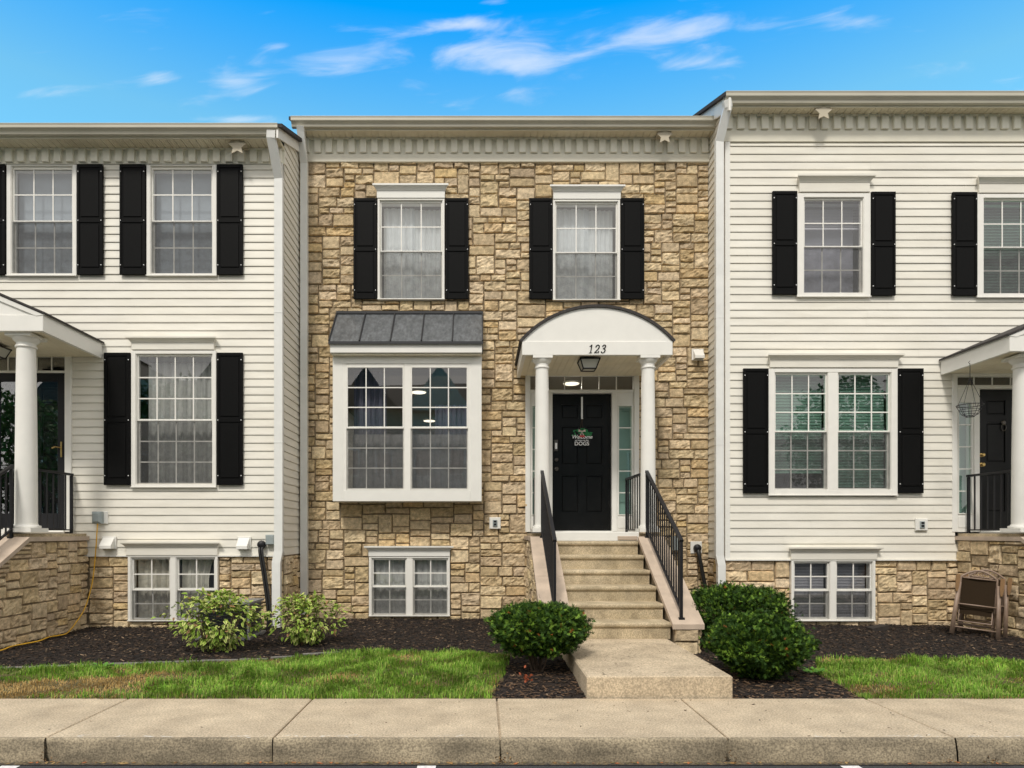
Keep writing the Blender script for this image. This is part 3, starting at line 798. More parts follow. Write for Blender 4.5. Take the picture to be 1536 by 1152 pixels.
# house number: nib-drawn italic serif numerals
def numerals(parent, X, Y, Z, H):
    strokes = {
     '1': [[(.15,.80),(.30,.88),(.40,1.0)], [(.40,1.0),(.40,.02)], [(.22,.02),(.58,.02)]],
     '2': [[(.08,.72),(.14,.90),(.34,1.0),(.54,.90),(.58,.72),(.46,.48),(.22,.22),(.04,.04)], [(.04,.04),(.56,.04),(.62,.20)]],
     '3': [[(.10,.80),(.20,.95),(.36,1.0),(.52,.90),(.54,.74),(.42,.60),(.26,.54)], [(.26,.54),(.48,.48),(.58,.32),(.50,.10),(.30,.0),(.12,.05),(.06,.16)]]}
    m = MB(); x = X
    for ch in '123':
        for st in strokes[ch]:
            # resample
            P = []
            for (a, b), (c, d) in zip(st, st[1:]):
                for k in range(6): P.append((a+(c-a)*k/6, b+(d-b)*k/6))
            P.append(st[-1])
            for p, q in zip(P, P[1:]):
                def w(pt, sx=.045, sz=.018): 
                    xx = pt[0]+pt[1]*.22; return (x+xx*H*.85, Z+pt[1]*H)
                a, b = w(p), w(q); nx, nz = H*.058, H*.022
                m.prism([(a[0]-nx,a[1]-nz),(a[0]+nx,a[1]-nz),(b[0]+nx,b[1]+nz),(b[0]-nx,b[1]+nz)] if b[1] >= a[1] else [(b[0]-nx,b[1]-nz),(b[0]+nx,b[1]-nz),(a[0]+nx,a[1]+nz),(a[0]-nx,a[1]+nz)], Y-.008, Y-.0005, 'y')
        x += H*.80
    return m.build('house_number', iron, parent)
numerals(Mh, XX(881.5, sC), YC, ZZ(529.5, sC), .108)
# door and surround
es, zd = entry(Mh, dc, YM+.02, EYE-.0, entM[3], None, hw=.87, dw=.455, dh=2.13)
panel_door(Mh, dc-.452, dc+.452, EYE+.02, EYE+2.12, YM+.075)
kp = MB(); kx = XX(834.5, 98); kp.bbox(kx-.03, kx+.03, YM+.03, YM+.0605, ZZ(676,98), ZZ(659,98), .006); kp.build('keypad', pewter, Mh)
kp = MB(); kp.bbox(kx-.016, kx+.016, YM+.022, YM+.0295, ZZ(673,98), ZZ(664,98), .004); kp.build('keypad_button', signw, Mh)
star_plate(Mh, XX(995, 99.5), 1000/99.3, zsM)
# wreath sign (hangs on the door)
Yd = YM+.055
wx, wz = XX(873.5, 98.2), ZZ(657, 98.2)
ws = empty('door_sign', (wx, Yd-.02, wz), 'round black welcome sign with green sprig and bow hanging on the middle black door', 'door sign')
m = MB(); m.lathe([(.135,0),(.137,-.006),(.135,-.012)], (wx, Yd-.006, wz), 40, 'y'); m.build('sign_board', doorm, ws)
m = MB()
for k in range(90):
    a = random.uniform(R(20), R(160)); r = random.uniform(.085,.165); x, z = wx+r*math.cos(a), wz+r*math.sin(a)*.95
    d = random.uniform(0, 6.28); l = random.uniform(.025,.045)
    m.add([(x,Yd-.022,z),(x+l*.5*math.cos(d+.5),Yd-.034,z+l*.5*math.sin(d+.5)),(x+l*math.cos(d),Yd-.026,z+l*math.sin(d)),(x+l*.5*math.cos(d-.5),Yd-.030,z+l*.5*math.sin(d-.5))], [(0,1,2,3)])
m.build('leaf_sprig', wgreen, ws)
m = MB()
for s in (-1, 1): m.prism([(wx,wz+.105),(wx+s*.05,wz+.14),(wx+s*.055,wz+.10)], Yd-.045, Yd-.035, 'y'); m.prism([(wx,wz+.105),(wx+s*.014,wz+.045),(wx+s*.032,wz+.05)], Yd-.044, Yd-.036, 'y')
m.box(wx-.01, wx+.01, Yd-.05, Yd-.0455, wz+.095, wz+.117); m.build('bow', bowm, ws)
m = MB(); m.box(wx-.035, wx+.045, Yd-.0285, Yd-.019, wz+.02, wz+.05); m.build('ribbon', redm, ws)
def text(parent, body, x, y, z, size, m, shear=0., name='lettering', rot=0.):
    cu = bpy.data.curves.new('lettering', 'FONT'); cu.body = body; cu.size = size; cu.align_x = 'CENTER'; cu.extrude = .0015; cu.shear = shear; cu.offset = size*.012
    o = bpy.data.objects.new('tmp', cu); COL.objects.link(o); bpy.context.view_layer.update()
    me = bpy.data.meshes.new_from_object(o.evaluated_get(bpy.context.evaluated_depsgraph_get()))
    bpy.data.objects.remove(o)
    M = Matrix.Translation((x, y, z)) @ Matrix.Rotation(R(90), 4, 'X') @ Matrix.Rotation(rot, 4, 'Z')
    me.transform(M); me.materials.clear(); me.materials.append(m)
    o = bpy.data.objects.new(name, me); COL.objects.link(o); o.parent = parent; o.matrix_parent_inverse = Matrix.Translation(-parent.location)
    return o
text(ws, 'Welcome', wx, Yd-.0265, wz-.002, .080, signw, .3)
text(ws, 'we hope you like', wx, Yd-.022, wz-.036, .030, signw)
text(ws, 'DOGS', wx, Yd-.022, wz-.105, .082, signw)
hg = MB(); hx = XX(874, 98.2); hg.box(hx-.013, hx+.013, Yd-.006, Yd-.003, ZZ(627.5,98.2), ZZ(594,98.2)); hg.box(hx-.013, hx+.013, Yd-.03, Yd-.0065, ZZ(627.5,98.2), ZZ(626.6,98.2))
hg.build('over_door_hanger', signw, ws)
hg = MB(); hg.tube([(hx, Yd-.02, ZZ(627,98.2)), (wx-.015, Yd-.015, wz+.20), (wx-.03, Yd-.014, wz+.125)], .003, 6); hg.tube([(hx, Yd-.02, ZZ(627,98.2)), (wx+.01, Yd-.015, wz+.20), (wx+.03, Yd-.014, wz+.125)], .003, 6); hg.build('cord', bark, ws)
# steps of middle house
Xa, Xb = XX(834, 112.5), XX(957, 112.5)
steps('front_steps', 'six tan concrete steps with stone cheek walls leading up to the middle black door', Xa, Xb, 8.89, YM, seed=21,
      rail_labels=('black iron stair railing left of the steps', 'black iron stair railing right of the steps'))
tb = MB(); tb.bbox(XX(926,112), XX(955,112), 8.895, 8.93, EYE-.105, EYE-.055); tag(tb.build('wood_block', capm), 'small brown block lying on the top step beside the right column', 'block')

# curtains in the middle house
curtain('sheer_curtain', winA[0]+.06, XX(620,sM), winA[2]+.05, winA[3]-.04, YM+.19, sheer, .012, 5, 'white sheer panel on the left inside the upstairs window over the bay', seed=1, group='sheer curtains upstairs in the stone house')
curtain('sheer_curtain', XX(616,sM), winA[1]-.06, winA[2]+.05, winA[3]-.04, YM+.24, sheer, .012, 5, 'white sheer panel on the right inside the upstairs window over the bay', seed=2, group='sheer curtains upstairs in the stone house')
curtain('sheer_curtain', winB[0]+.06, XX(886,sM), winB[2]+.05, winB[3]-.04, YM+.19, sheer, .012, 5, 'white sheer panel on the left inside the window over the arched canopy', seed=3, group='sheer curtains upstairs in the stone house')
curtain('sheer_curtain', XX(880,sM), winB[1]-.06, winB[2]+.05, winB[3]-.04, YM+.24, sheer, .012, 5, 'white sheer panel on the right inside the window over the arched canopy', seed=4, group='sheer curtains upstairs in the stone house')
curtain('curtain', XX(524,sB), XX(575,sB), gz0+.02, gz1-.03, YB+.35, draped, .03, 5, 'dark blue grey drape at the left inside the bay window', seed=5)
curtain('curtain', XX(650,sB), XX(700,sB), gz0+.02, ZZ(600,sB), YB+.40, draped, .03, 5, 'dark blue grey drape at the right inside the bay window', seed=6)
curtain('curtain', XX(524,sB), XX(700,sB), gz0+.02, ZZ(648,sB), YB+.25, mat('dim_drape', (.27,.26,.26), .9), .012, 11, 'sheer grey half curtain across the lower sashes of the bay window', seed=16)
curtain('curtain', bas[0]+.05, bas[1]-.05, bas[2]+.03, bas[3]-.03, YM+.12, drape, .015, 9, 'grey curtain inside the basement window of the stone house', seed=7)

# ================================================================== LEFT TOWNHOUSE
XLL, XLR = -8.9, -2.776
Lh = empty('townhouse', ((XLL+XLR)/2, YL, 0), 'left townhouse with cream lap siding and black shutters, beside the yellow cord', 'house', None)
zsL = ZZ(225, sL); dbL = ZZ(246, sL); zsid = ZZ(833, sL)
wL = [box_px(13,117.5,249.5,415.6,sL), box_px(222,326.6,249.5,415.6,sL), box_px(199,326,527,731.5,sL), box_px(194,328,834,931,sL)]
dcL = -6.33
entL = (dcL-.60, dcL+.60, EYE-.12, ZZ(528, sL))
hl = [(w[0]+sh, w[1]-sh, w[2]+sh*.5, w[3]-sh) for w in wL]+[(entL[0]+.03, entL[1]-.03, entL[2], entL[3]-.03)]
w_ = MB(); laps(w_, XLL, XLR-.0, zsid, dbL, front(YL), hl)
sheet(w_, XLL, XLR, zsid, zsL+.05, front(YL+.02), hl)
lw = w_.build('siding_wall', siding, Lh)
w_ = MB(); w_.box(XLR-.06, XLR+.0, YL-.025, YL+.03, zsid, dbL); w_.bar((XLL, YL-.02, zsid-.008), (XLR, YL-.02, zsid-.008), .05, .016); w_.build('corner_trim', white, Lh)
gableL = lambda u: ZZ(184.5,111.9)+(u-8.94)*.39-.06
w_ = MB(); laps(w_, YL+.002, YM+.35, zsid, 8.2, faceXp(XLR), top=gableL); sheet(w_, YL, YM+.35, zsid, zsL, faceXp(XLR-.02)); w_.build('side_siding', siding, Lh)
w_ = MB(); w_.prism([(8.96, gableL(8.96)-.13), (YM+1.2, gableL(YM+1.2)-.13), (YM+1.2, gableL(YM+1.2)+.055), (8.96, gableL(8.96)+.055)], XLR+.02, XLR+.045, 'x'); w_.build('rake_board', white, Lh)
b_ = MB(); sheet(b_, XLL, XLR+.0, -.3, zsid, front(YL+.02), hl); sheet(b_, YL+.02, YM+.03, -.3, zsid, faceXp(XLR)); bb = b_.build('foundation', mortar, Lh)
b_ = MB(); stones(b_, -5.5, XLR, -.04, zsid-.015, front(YL+.02), holes=[(wL[3][0], wL[3][1], wL[3][2], wL[3][3])], seed=31); stones(b_, YL+.02, YM+.0, -.04, zsid-.015, faceXp(XLR), seed=32); b_.build('stonework', stone, bb)
reveals(Lh, hl, YL+.02)
win_px(Lh, (13,117.5,249.5,415.6), (254,409), 332, sL, [(22.5,108.5)], 3, 2, label='upper left window of the left house')
win_px(Lh, (222,326.6,249.5,415.6), (254,409), 332, sL, [(230.5,317.5)], 3, 2, label='upper window nearest the downspout')
win_px(Lh, (199,326,527,731.5), (535,724), 630, sL, [(208.5,317.5)], 4, 3, (194,329,507.5,526), label='tall ground floor window with black shutters')
win_px(Lh, (194,328,834,931), (839,927), 884, sL, [(201,254.5),(268.5,321.5)], 2, 2, (186,334,812,833), label='basement window pair in the stone base')
for a, b, c, d in ((-27,12,250,414),(119,157.3,250,414),(182.5,221,250,414),(327.5,366,250,414),(159,198,530.6,728),(327.5,366,530.6,728)):
    shutter(Lh, XX(a,sL), XX(b,sL), ZZ(d,sL), ZZ(c,sL), YL-.018)
eave(Lh, XLL, XLR+.02, YL, 9.06, 8.94, zsL, ZZ(184.5,111.9), dbL, dbL, False)
roof_main(Lh, XLL, XLR+.10, 8.945, ZZ(184.5,111.9), .39, 5.7)
downspout(Lh, [(XX(408,111), 9.0, zsL+.05), (XX(410,110), 9.01, zsL-.03), (XX(418.5,108), YL-.085, zsL-.45), (XX(418.5,108), YL-.085, zsid+.06), (XX(414,108.5), YL-.095, zsid-.10), (XX(414,108.5), YL-.095, .05)], .115, .075)
room(Lh, XLL+.05, XLR-.07, YL+.14, YL+5, EYE-.02, EYE+2.42, roomd); room(Lh, XLL+.05, XLR-.07, YL+.14, YL+5, EYE+2.7, EYE+5.2, roomd); room(Lh, XLL+.05, XLR-.07, YL+.14, YL+5, -1, EYE-.4, roomd)
shell(Lh, XLL, XLR-.08, YL+.1, YL+10.5, zsL)
star_plate(Lh, XX(360, 108.5), 1000/108.6, zsL)
def gable_porch(house, Xc, hw, Yf, Yw, z0, z1, rise, cols, r=.125):
    c = MB(); a, b = Xc-hw, Xc+hw
    c.bbox(a, b, Yf, Yf+.05, z0, z1); c.box(a+.001, a+.05, Yf+.0505, Yw, z0, z1+.03); c.box(b-.05, b-.001, Yf+.0505, Yw, z0, z1+.03)
    co = c.build('porch_canopy', white, house)
    t = MB(); t.prism([(a+.02, z1+.0005), (b-.02, z1+.0005), (Xc, z1+rise-.02)], Yf+.015, Yf+.04, 'y'); t.build('pediment', white, co)
    t = MB()
    for s in (-1, 1):
        e = Xc+s*(hw+.02)
        t.prism([(e, z1), (Xc, z1+rise), (Xc, z1+rise-.07), (e-s*.10, z1-.012)] if s > 0 else [(e, z1), (e+.10, z1-.012), (Xc, z1+rise-.07), (Xc, z1+rise)], Yf-.006, Yf+.0145, 'y')
    t.build('rake_trim', white, co)
    t = MB()
    for s in (-1, 1):
        e = Xc+s*(hw+.03)
        t.prism([(e, z1+.005), (Xc, z1+rise+.01), (Xc, z1+rise+.04), (e, z1+.03)], Yf-.02, Yw-.005, 'y')
    t.build('porch_roof', shingle, co)
    t = MB(); x = a+.0505
    while x < b-.06: t.box(x+.002, min(x+.088, b-.0505)-.002, Yf+.0505, Yw-.005, z0+.02, z0+.03); x += .088
    t.box(a+.0505, b-.0505, Yf+.0505, Yw-.005, z0+.031, z0+.04); t.build('porch_soffit', soffm, co)
    for x, y in cols: column(house, x, y, EYE-.002, z0+.001, r)
gable_porch(Lh, -6.36, 1.06, 8.06, YL-.02, EYE+2.43, EYE+2.625, .46, ((-5.645, 8.27), (-7.07, 8.27)), .118)
lantern(Lh, -6.36, 8.7, EYE+2.44)
steps('front_steps', 'steps and stone-sided landing of the left porch, cut by the left photo edge', -6.86, -5.83, 8.1, YL, seed=41)
# left entry: storm door
m = MB(); A, B = entL[0], entL[1]; y0, y1 = YL-.04, YL+.1
m.bbox(A, A+.09, y0, y1, EYE, entL[3]); m.bbox(B-.09, B, y0, y1, EYE, entL[3]); m.bbox(A+.09, B-.09, y0, y1, entL[3]-.06, entL[3]); zdL = ZZ(560, sL)
m.bbox(A+.09, B-.09, y0+.01, y1, zdL, zdL+.03); m.box(A+.09, B-.09, y0-.02, y1, EYE-.0, EYE+.04)
es = m.build('door_surround', white, Lh)
g = MB(); g.box(A+.09, B-.09, y0+.05, y0+.054, zdL+.03, entL[3]-.06); g.build('transom_pane', glass, es)
g = MB()
for k in (1,2,3,4): x = A+.09+(B-A-.18)*k/5; g.box(x-.008, x+.008, y0+.038, y0+.048, zdL+.0305, entL[3]-.0605)
g.box(A+.09, B-.09, y0+.037, y0+.049, zdL+.0302, zdL+.039); g.box(A+.09, B-.09, y0+.037, y0+.049, entL[3]-.069, entL[3]-.0602); g.build('transom_muntins', vinyl, es)
d = MB(); a, b = A+.095, B-.095; fw = .10
d.bbox(a, a+fw, y0+.015, y0+.05, EYE+.045, zdL-.004); d.bbox(b-fw, b, y0+.015, y0+.05, EYE+.045, zdL-.004)
d.bbox(a+fw, b-fw, y0+.0155, y0+.05, zdL-.12, zdL-.004); d.bbox(a+fw, b-fw, y0+.0155, y0+.05, EYE+.045, EYE+.26)
sd = d.build('storm_door', iron, Lh)
g = MB(); g.box(a+fw, b-fw, y0+.03, y0+.034, EYE+.26, zdL-.12); g.build('pane', glass, sd)
g = MB(); g.box(b-fw+.045, b-fw+.065, y0+.005, y0+.0145, ZZ(686,sL), ZZ(663,sL)); g.tube([(b-.06, y0+.004, ZZ(672,sL)), (b-.06, y0-.03, ZZ(672,sL)), (b-.10, y0-.035, ZZ(671,sL)), (b-.15, y0-.03, ZZ(673,sL))], .008, 8); g.build('lever_handle', brass, sd)
panel_door(Lh, a, b, EYE+.03, zdL-.01, YL+.15, True)
curtain('roller_shade', wL[0][0]+.05, wL[0][1]-.05, wL[0][2]+.03, wL[0][3]-.03, YL+.14, shadem, .002, 2, 'pale grey shade inside the upper left window of the left house', 'shade', seed=8)
curtain('roller_shade', wL[1][0]+.05, wL[1][1]-.05, wL[1][2]+.03, wL[1][3]-.03, YL+.14, shadem, .002, 2, 'pale grey shade inside the upper window nearest the left downspout', 'shade', seed=9)
curtain('curtain', wL[2][0]+.12, wL[2][1]-.05, wL[2][2]+.03, wL[2][3]-.03, YL+.2, drape, .02, 9, 'grey curtain inside the tall ground floor window of the left house', seed=10)
curtain('curtain', wL[3][0]+.05, XX(258,sL), wL[3][2]+.03, wL[3][3]-.03, YL+.13, drapeg, .02, 5, 'beige curtain in the left half of the left basement window', seed=11)
curtain('curtain', XX(266,sL), wL[3][1]-.12, wL[3][2]+.03, wL[3][3]-.03, YL+.13, drapeg, .02, 4, 'beige curtain pulled aside in the right half of the left basement window', seed=12, pinch=.3)

# ================================================================== RIGHT TOWNHOUSE
XRL, XRR = 3.492, 9.8
Rh = empty('townhouse', ((XRL+XRR)/2, YR, 0), 'right townhouse with cream lap siding, black shutters and a hanging wire basket at its porch', 'house', None)
zsR = ZZ(174.7, sR); dbR = ZZ(197, sR); bbR = ZZ(214, sR); zsi = ZZ(839, sR)
wR = [box_px(1193.5,1303.5,292,447,sR), box_px(1462,1572,293,448,sR), box_px(1150.7,1343.8,554,743.5,sR), box_px(1185,1310.7,840.6,931,sR)]
dcR = 7.62
entR = (dcR-.86, dcR+.86, EYE-.12, ZZ(556, sR))
hr_ = [(w[0]+sh, w[1]-sh, w[2]+sh*.5, w[3]-sh) for w in wR]+[(entR[0]+.03, entR[1]-.03, entR[2], entR[3]-.03)]
w_ = MB(); laps(w_, XRL, XRR, zsi, bbR, front(YR), hr_, ch=.1118); sheet(w_, XRL, XRR, zsi, zsR+.05, front(YR+.02), hr_); w_.build('siding_wall', siding, Rh)
w_ = MB(); w_.box(XRL, XRL+.07, YR-.025, YR+.03, zsi, bbR); w_.bar((XRL, YR-.02, zsi-.008), (XRR, YR-.02, zsi-.008), .05, .016); w_.build('corner_trim', white, Rh)
gR0 = ZZ(136.5,108.3)
gableR = lambda u: gR0+(u-9.23)*.39-.06
w_ = MB(); laps(w_, -(YM+3.5), -(YR+.002), zsi, 8.9, faceXm(XRL), top=lambda u: gableR(-u)); sheet(w_, -(YM+3.5), -YR, zsi, zsR, faceXm(XRL+.02)); w_.build('side_siding', siding, Rh)
w_ = MB(); w_.prism([(9.25, gableR(9.25)-.20), (YM+3.5, gableR(YM+3.5)-.20), (YM+3.5, gableR(YM+3.5)+.055), (9.25, gableR(9.25)+.055)], XRL-.06, XRL-.03, 'x'); w_.build('rake_board', white, Rh)
b_ = MB(); sheet(b_, XRL, XRR, -.3, zsi, front(YR+.02), hr_); sheet(b_, -(YM+.03), -(YR+.02), -.3, zsi, faceXm(XRL)); bb = b_.build('foundation', mortar, Rh)
b_ = MB(); stones(b_, XRL, 6.85, -.04, zsi-.015, front(YR+.02), holes=[wR[3]], seed=51, tint=1.12); stones(b_, -(YM), -(YR+.02), -.04, zsi-.015, faceXm(XRL), seed=52); b_.build('stonework', stone, bb)
reveals(Rh, hr_, YR+.02)
win_px(Rh, (1193.5,1303.5,292,447), (301,438), 370, sR, [(1206.5,1290.5)], 3, 2, (1191,1307.5,266.5,290.5), label='upper window between two narrow shutters')
win_px(Rh, (1462,1572,293,448), (302,439), 371, sR, [(1475,1559)], 3, 2, (1459,1575,268.5,292), gm=glassg, label='upper window with pale blind at the right photo edge')
win_px(Rh, (1150.7,1343.8,554,743.5), (562.5,732), 647, sR, [(1163,1237.5),(1257.5,1331.8)], 3, 3, (1147,1350,533,552.5), gm=glassg, label='wide twin window with greenish panes and blinds')
win_px(Rh, (1185,1310.7,840.6,931), (845,926), 885, sR, [(1191.5,1240.5),(1255,1304.5)], 2, 2, (1178.5,1318.5,820,839.5), label='basement window pair with blinds')
for a, b, c, d in ((1156.6,1193.3,289.5,443.5),(1304,1340,290.5,445),(1425,1461.8,291,445),(1113,1150.4,554,740),(1344.2,1381.6,554,740)):
    shutter(Rh, XX(a,sR), XX(b,sR), ZZ(d,sR), ZZ(c,sR), YR-.018)
eave(Rh, XRL-.04, XRR, YR, 9.35, 9.235, zsR, gR0, dbR, bbR, True)
roof_main(Rh, XRL-.11, XRR, 9.24, gR0, .39, 5.7)
downspout(Rh, [(XX(1091,108), 9.29, zsR+.04), (XX(1090,107), 9.31, zsR-.03), (XX(1080.5,106), YR-.085, zsR-.42), (XX(1080.5,106), YR-.085, zsi+.06), (XX(1083,106), YR-.095, zsi-.08), (XX(1083,106), YR-.095, .05)], .11, .075)
room(Rh, XRL+.05, XRR-.05, YR+.14, YR+5, EYE-.02, EYE+2.42, roomd); room(Rh, XRL+.05, XRR-.05, YR+.14, YR+5, EYE+2.7, EYE+5.3, roomd); room(Rh, XRL+.05, XRR-.05, YR+.14, YR+5, -1, EYE-.4, roomd)
shell(Rh, XRL+.055, XRR, YR+.1, YR+10.5, zsR)
star_plate(Rh, XX(1230, 106), 1000/106., zsR)
gable_porch(Rh, 7.66, 1.08, 8.3, YR-.02, EYE+2.25, EYE+2.44, .46, ((6.955, 8.56), (8.37, 8.56)), .118)
steps('front_steps', 'steps and stone-sided landing of the right porch beside the folded chairs', 7.135, 8.2, 8.40, YR, seed=61)
entry(Rh, dcR, YR+.02, EYE, entR[3], None, hw=.87, dw=.47, dh=2.06)
dr = panel_door(Rh, dcR-.467, dcR+.467, EYE+.02, EYE+2.055, YR+.075, True, True)
k = MB(); k.lathe([(.03,0),(.034,-.01),(.02,-.02)], (XX(1506,104), YR+.06, ZZ(634,104)), 16, 'y'); k.tube([(XX(1506,104)+.035*math.sin(t), YR+.05, ZZ(641,104)+.05*math.cos(t)) for t in [i*.4 for i in range(16)]], .007, 6); k.build('door_knocker', pewter, Rh)
blind(wR[0][0]+.06, wR[0][1]-.06, ZZ(335,sR), wR[0][3]-.10, YR+.15, blindg, 'half-raised grey blind in the upper window left of the right house')
curtain('roller_shade', wR[0][0]+.06, wR[0][1]-.06, wR[0][2]+.04, wR[0][3]-.07, YR+.3, mat('shade_violet', (.40,.40,.47), .8), .004, 3, 'dusky lilac shade behind the half-raised blind of the right house', 'shade', seed=13)
blind(wR[1][0]+.06, wR[1][1]-.06, wR[1][2]+.09, wR[1][3]-.10, YR+.15, blindm, 'pale green blind in the upper window at the right photo edge')
blind(XX(1160,sR), XX(1240,sR), ZZ(706,sR), ZZ(561,sR), YR+.15, blindm, 'green grey blind ending above the sill in the left half of the twin window')
blind(XX(1255,sR), XX(1335,sR), ZZ(730,sR), ZZ(561,sR), YR+.15, blindm, 'green grey blind lowered fully in the right half of the twin window')
blind(XX(1190,sR), XX(1243,sR), ZZ(926,sR), ZZ(845,sR), YR+.15, blindg, 'grey blind in the left half of the right basement window')
blind(XX(1253,sR), XX(1306,sR), ZZ(926,sR), ZZ(845,sR), YR+.15, blindg, 'grey blind in the right half of the right basement window')
# hanging basket
bx, by = 6.72, 8.75; sh_ = 1000/by; bx = XX(1455, sh_)-.0
bz = ZZ(560, sh_)
hb = MB(); top = Vector((bx, by, EYE+2.245))
rt = .235
def ringpts(r, z, n=24): return [(bx+r*math.cos(2*math.pi*i/n), by+r*math.sin(2*math.pi*i/n), z) for i in range(n+1)]
zr = ZZ(608, sh_)
hb.tube(ringpts(.15, zr), .005, 6, False); hb.tube(ringpts(.12, zr-.06), .0035, 6, False); hb.tube(ringpts(.09, zr-.12), .0035, 6, False); hb.tube(ringpts(.05, zr-.15), .0035, 6, False)
for i in range(8):
    a = 2*math.pi*i/8; hb.tube([(bx+.15*math.cos(a), by+.15*math.sin(a), zr), (bx+.12*math.cos(a), by+.12*math.sin(a), zr-.06), (bx+.09*math.cos(a), by+.09*math.sin(a), zr-.12), (bx+.03*math.cos(a), by+.03*math.sin(a), zr-.155)], .003, 5)
hk = Vector((bx, by, zr+.36))
bk = hb.build('hanging_basket', iron); tag(bk, 'empty black wire basket hanging under the right porch roof', 'basket')
c_ = MB()
for i in range(4):
    a = 2*math.pi*i/4+.5; c_.tube([(bx+.15*math.cos(a), by+.15*math.sin(a), zr), hk], .0028, 5)
c_.tube([hk, top-Vector((0,0,.04))], .004, 6); c_.tube([top-Vector((0,0,.04)), top-Vector((.02,0,.02)), top], .004, 6); c_.build('chain', iron, bk)

# ================================================================== UTILITIES
def plate(name, x0, x1, y0, y1, s, Y, label, cat, m=white, inner=greybx, t=.03):
    X0, X1, Z0, Z1 = box_px(x0, x1, y0, y1, s); e = empty(name, ((X0+X1)/2, Y, Z0), label, cat)
    b = MB(); b.bbox(X0, X1, Y-t, Y, Z0, Z1, .008); b.build('back_plate', m, e)
    w, h = X1-X0, Z1-Z0
    b = MB(); b.bbox(X0+w*.3, X1-w*.3, Y-t-.016, Y-t-.0005, Z0+h*.2, Z1-h*.22, .005); b.build('cover', inner, e)
    b = MB(); b.box(X0+w*.38, X1-w*.38, Y-t-.019, Y-t-.0165, Z0+h*.3, Z0+h*.48); b.box(X0+w*.38, X1-w*.38, Y-t-.019, Y-t-.0165, Z0+h*.55, Z0+h*.72); b.build('sockets', iron, e)
    return e
plate('wall_outlet', 734, 751, 776, 793.5, 98, YM-.01, 'white outlet box on the stone wall between the bay and the steps', 'outlet')
plate('wall_outlet', 1371, 1389, 778, 796, 104.5, YR-.017, 'white outlet box on cream siding of the right house', 'outlet')
def vent(x0, x1, y0, y1, s, Y, label):
    X0, X1, Z0, Z1 = box_px(x0, x1, y0, y1, s); e = empty('vent_hood', ((X0+X1)/2, Y, Z0), label, 'vent', 'white dryer vent hoods on the walls')
    b = MB(); b.bbox(X0, X1, Y-.02, Y, Z0-.0, Z1, .004); b.build('flange', white, e)
    b = MB(); i = .018
    b.prism([(Y-.0205, Z1-.015), (Y-.12, Z0+.05), (Y-.12, Z0+.008), (Y-.0205, Z0+.008)], X0+i, X1-i, 'x'); b.build('hood', white, e)
    b = MB(); b.box(X0+i+.01, X1-i-.01, Y-.11, Y-.025, Z0+.003, Z0+.0075); b.build('flap', greybx, e)
vent(155,176,804.5,823.5,107,YL-.018,'white vent hood on the left house siding near the yellow cord')
vent(357.5,377.5,805,824,107,YL-.018,'white vent hood on the left house siding near the black conduit')
vent(1037,1054.5,524,541,98,YM-.012,'white vent hood on the stone wall right of the arched canopy')
# outlet with in-use cover + cord
X0, X1, Z0, Z1 = box_px(143, 163, 767, 786, 107)
e = empty('wall_outlet', ((X0+X1)/2, YL-.02, Z0), 'outlet with grey bubble cover on the left house feeding a yellow cord', 'outlet')
b = MB(); b.bbox(X0+.03, X1, YL-.03, YL-.005, Z0, Z1, .006); b.build('back_plate', white, e)
b = MB(); b.bbox(X0, X1-.055, YL-.11, YL-.0305, Z0+.005, Z1-.005, .03); b.build('cover', greybx, e)
xo = (X0+X1)/2-.02
pts = [(xo, YL-.07, Z0+.01), (xo-.005, YL-.075, Z0-.08), (xo-.03, YL-.08, 1.0), (xo-.06, YL-.10, .65), (xo-.10, YL-.20, .32), (xo-.13, YL-.38, .12), (xo-.06, YL-.62, .06), (xo+.02, YL-.85, .055), (xo-.01, YL-1.1, .06), (xo+.06, YL-1.4, .06), (xo+.0, YL-1.75, .06), (xo+.05, YL-2.1, .06), (xo-.25, YL-2.5, .06), (xo-.8, YL-2.7, .06)]
def smooth(pts, n=8):
    P = [Vector(p) for p in pts]; out = []
    for i in range(len(P)-1):
        a, b, c, d = P[max(i-1,0)], P[i], P[i+1], P[min(i+2, len(P)-1)]
        for k in range(n):
            t = k/n; out.append(.5*((2*b)+(c-a)*t+(2*a-5*b+4*c-d)*t*t+(3*b-a-3*c+d)*t**3))
    return out+[P[-1]]
m = MB(); m.tube(smooth(pts), .008, 8); tag(m.build('extension_cord', cordm, None, True), 'yellow extension cord hanging from the left outlet onto the mulch', 'cord')
# left electrical box and conduits
X0, X1, Z0, Z1 = box_px(398.5, 411.5, 802, 817, 108)
m = MB(); m.bbox(X0, X1, YL-.10, YL-.018, Z0, Z1, .01); tag(m.build('electrical_box', greybx), 'small grey green electrical box beside the left downspout', 'box')
def conduit(x, y, s, Y, bend, label, rr=.028, plate_=False):
    X, Z = PX(x, y, s); e = empty('conduit', (X, Y, 0), label, 'conduit')
    if plate_:
        p = MB(); p.bbox(X-.095, X+.08, Y-.015, Y, Z-.085, Z+.10, .006); p.build('wall_plate', white, e)
    c = MB(); c.lathe([(.055,0),(.06,-.03),(.05,-.07),(.02,-.09)], (X, Y-.0155, Z), 16, 'y'); shade_auto(c.build('cap', iron, e))
    for o in ((-.018, .018) if rr < .03 else (0,)):
        t = MB(); t.tube(smooth([(X+o, Y-.06, Z-.01), (X+o+.01, Y-.10, Z-.12), (X+o+bend*.5, Y-.11, Z-.45), (X+o+bend, Y-.13, .28), (X+o+bend*1.05, Y-.16, -.02)], 6), rr*(.62 if rr < .03 else .9), 8); t.build('hose', rubber, e, True)
conduit(393, 817, 107.5, YL-.018, .13, 'black cable conduit running down the left house beside the downspout')
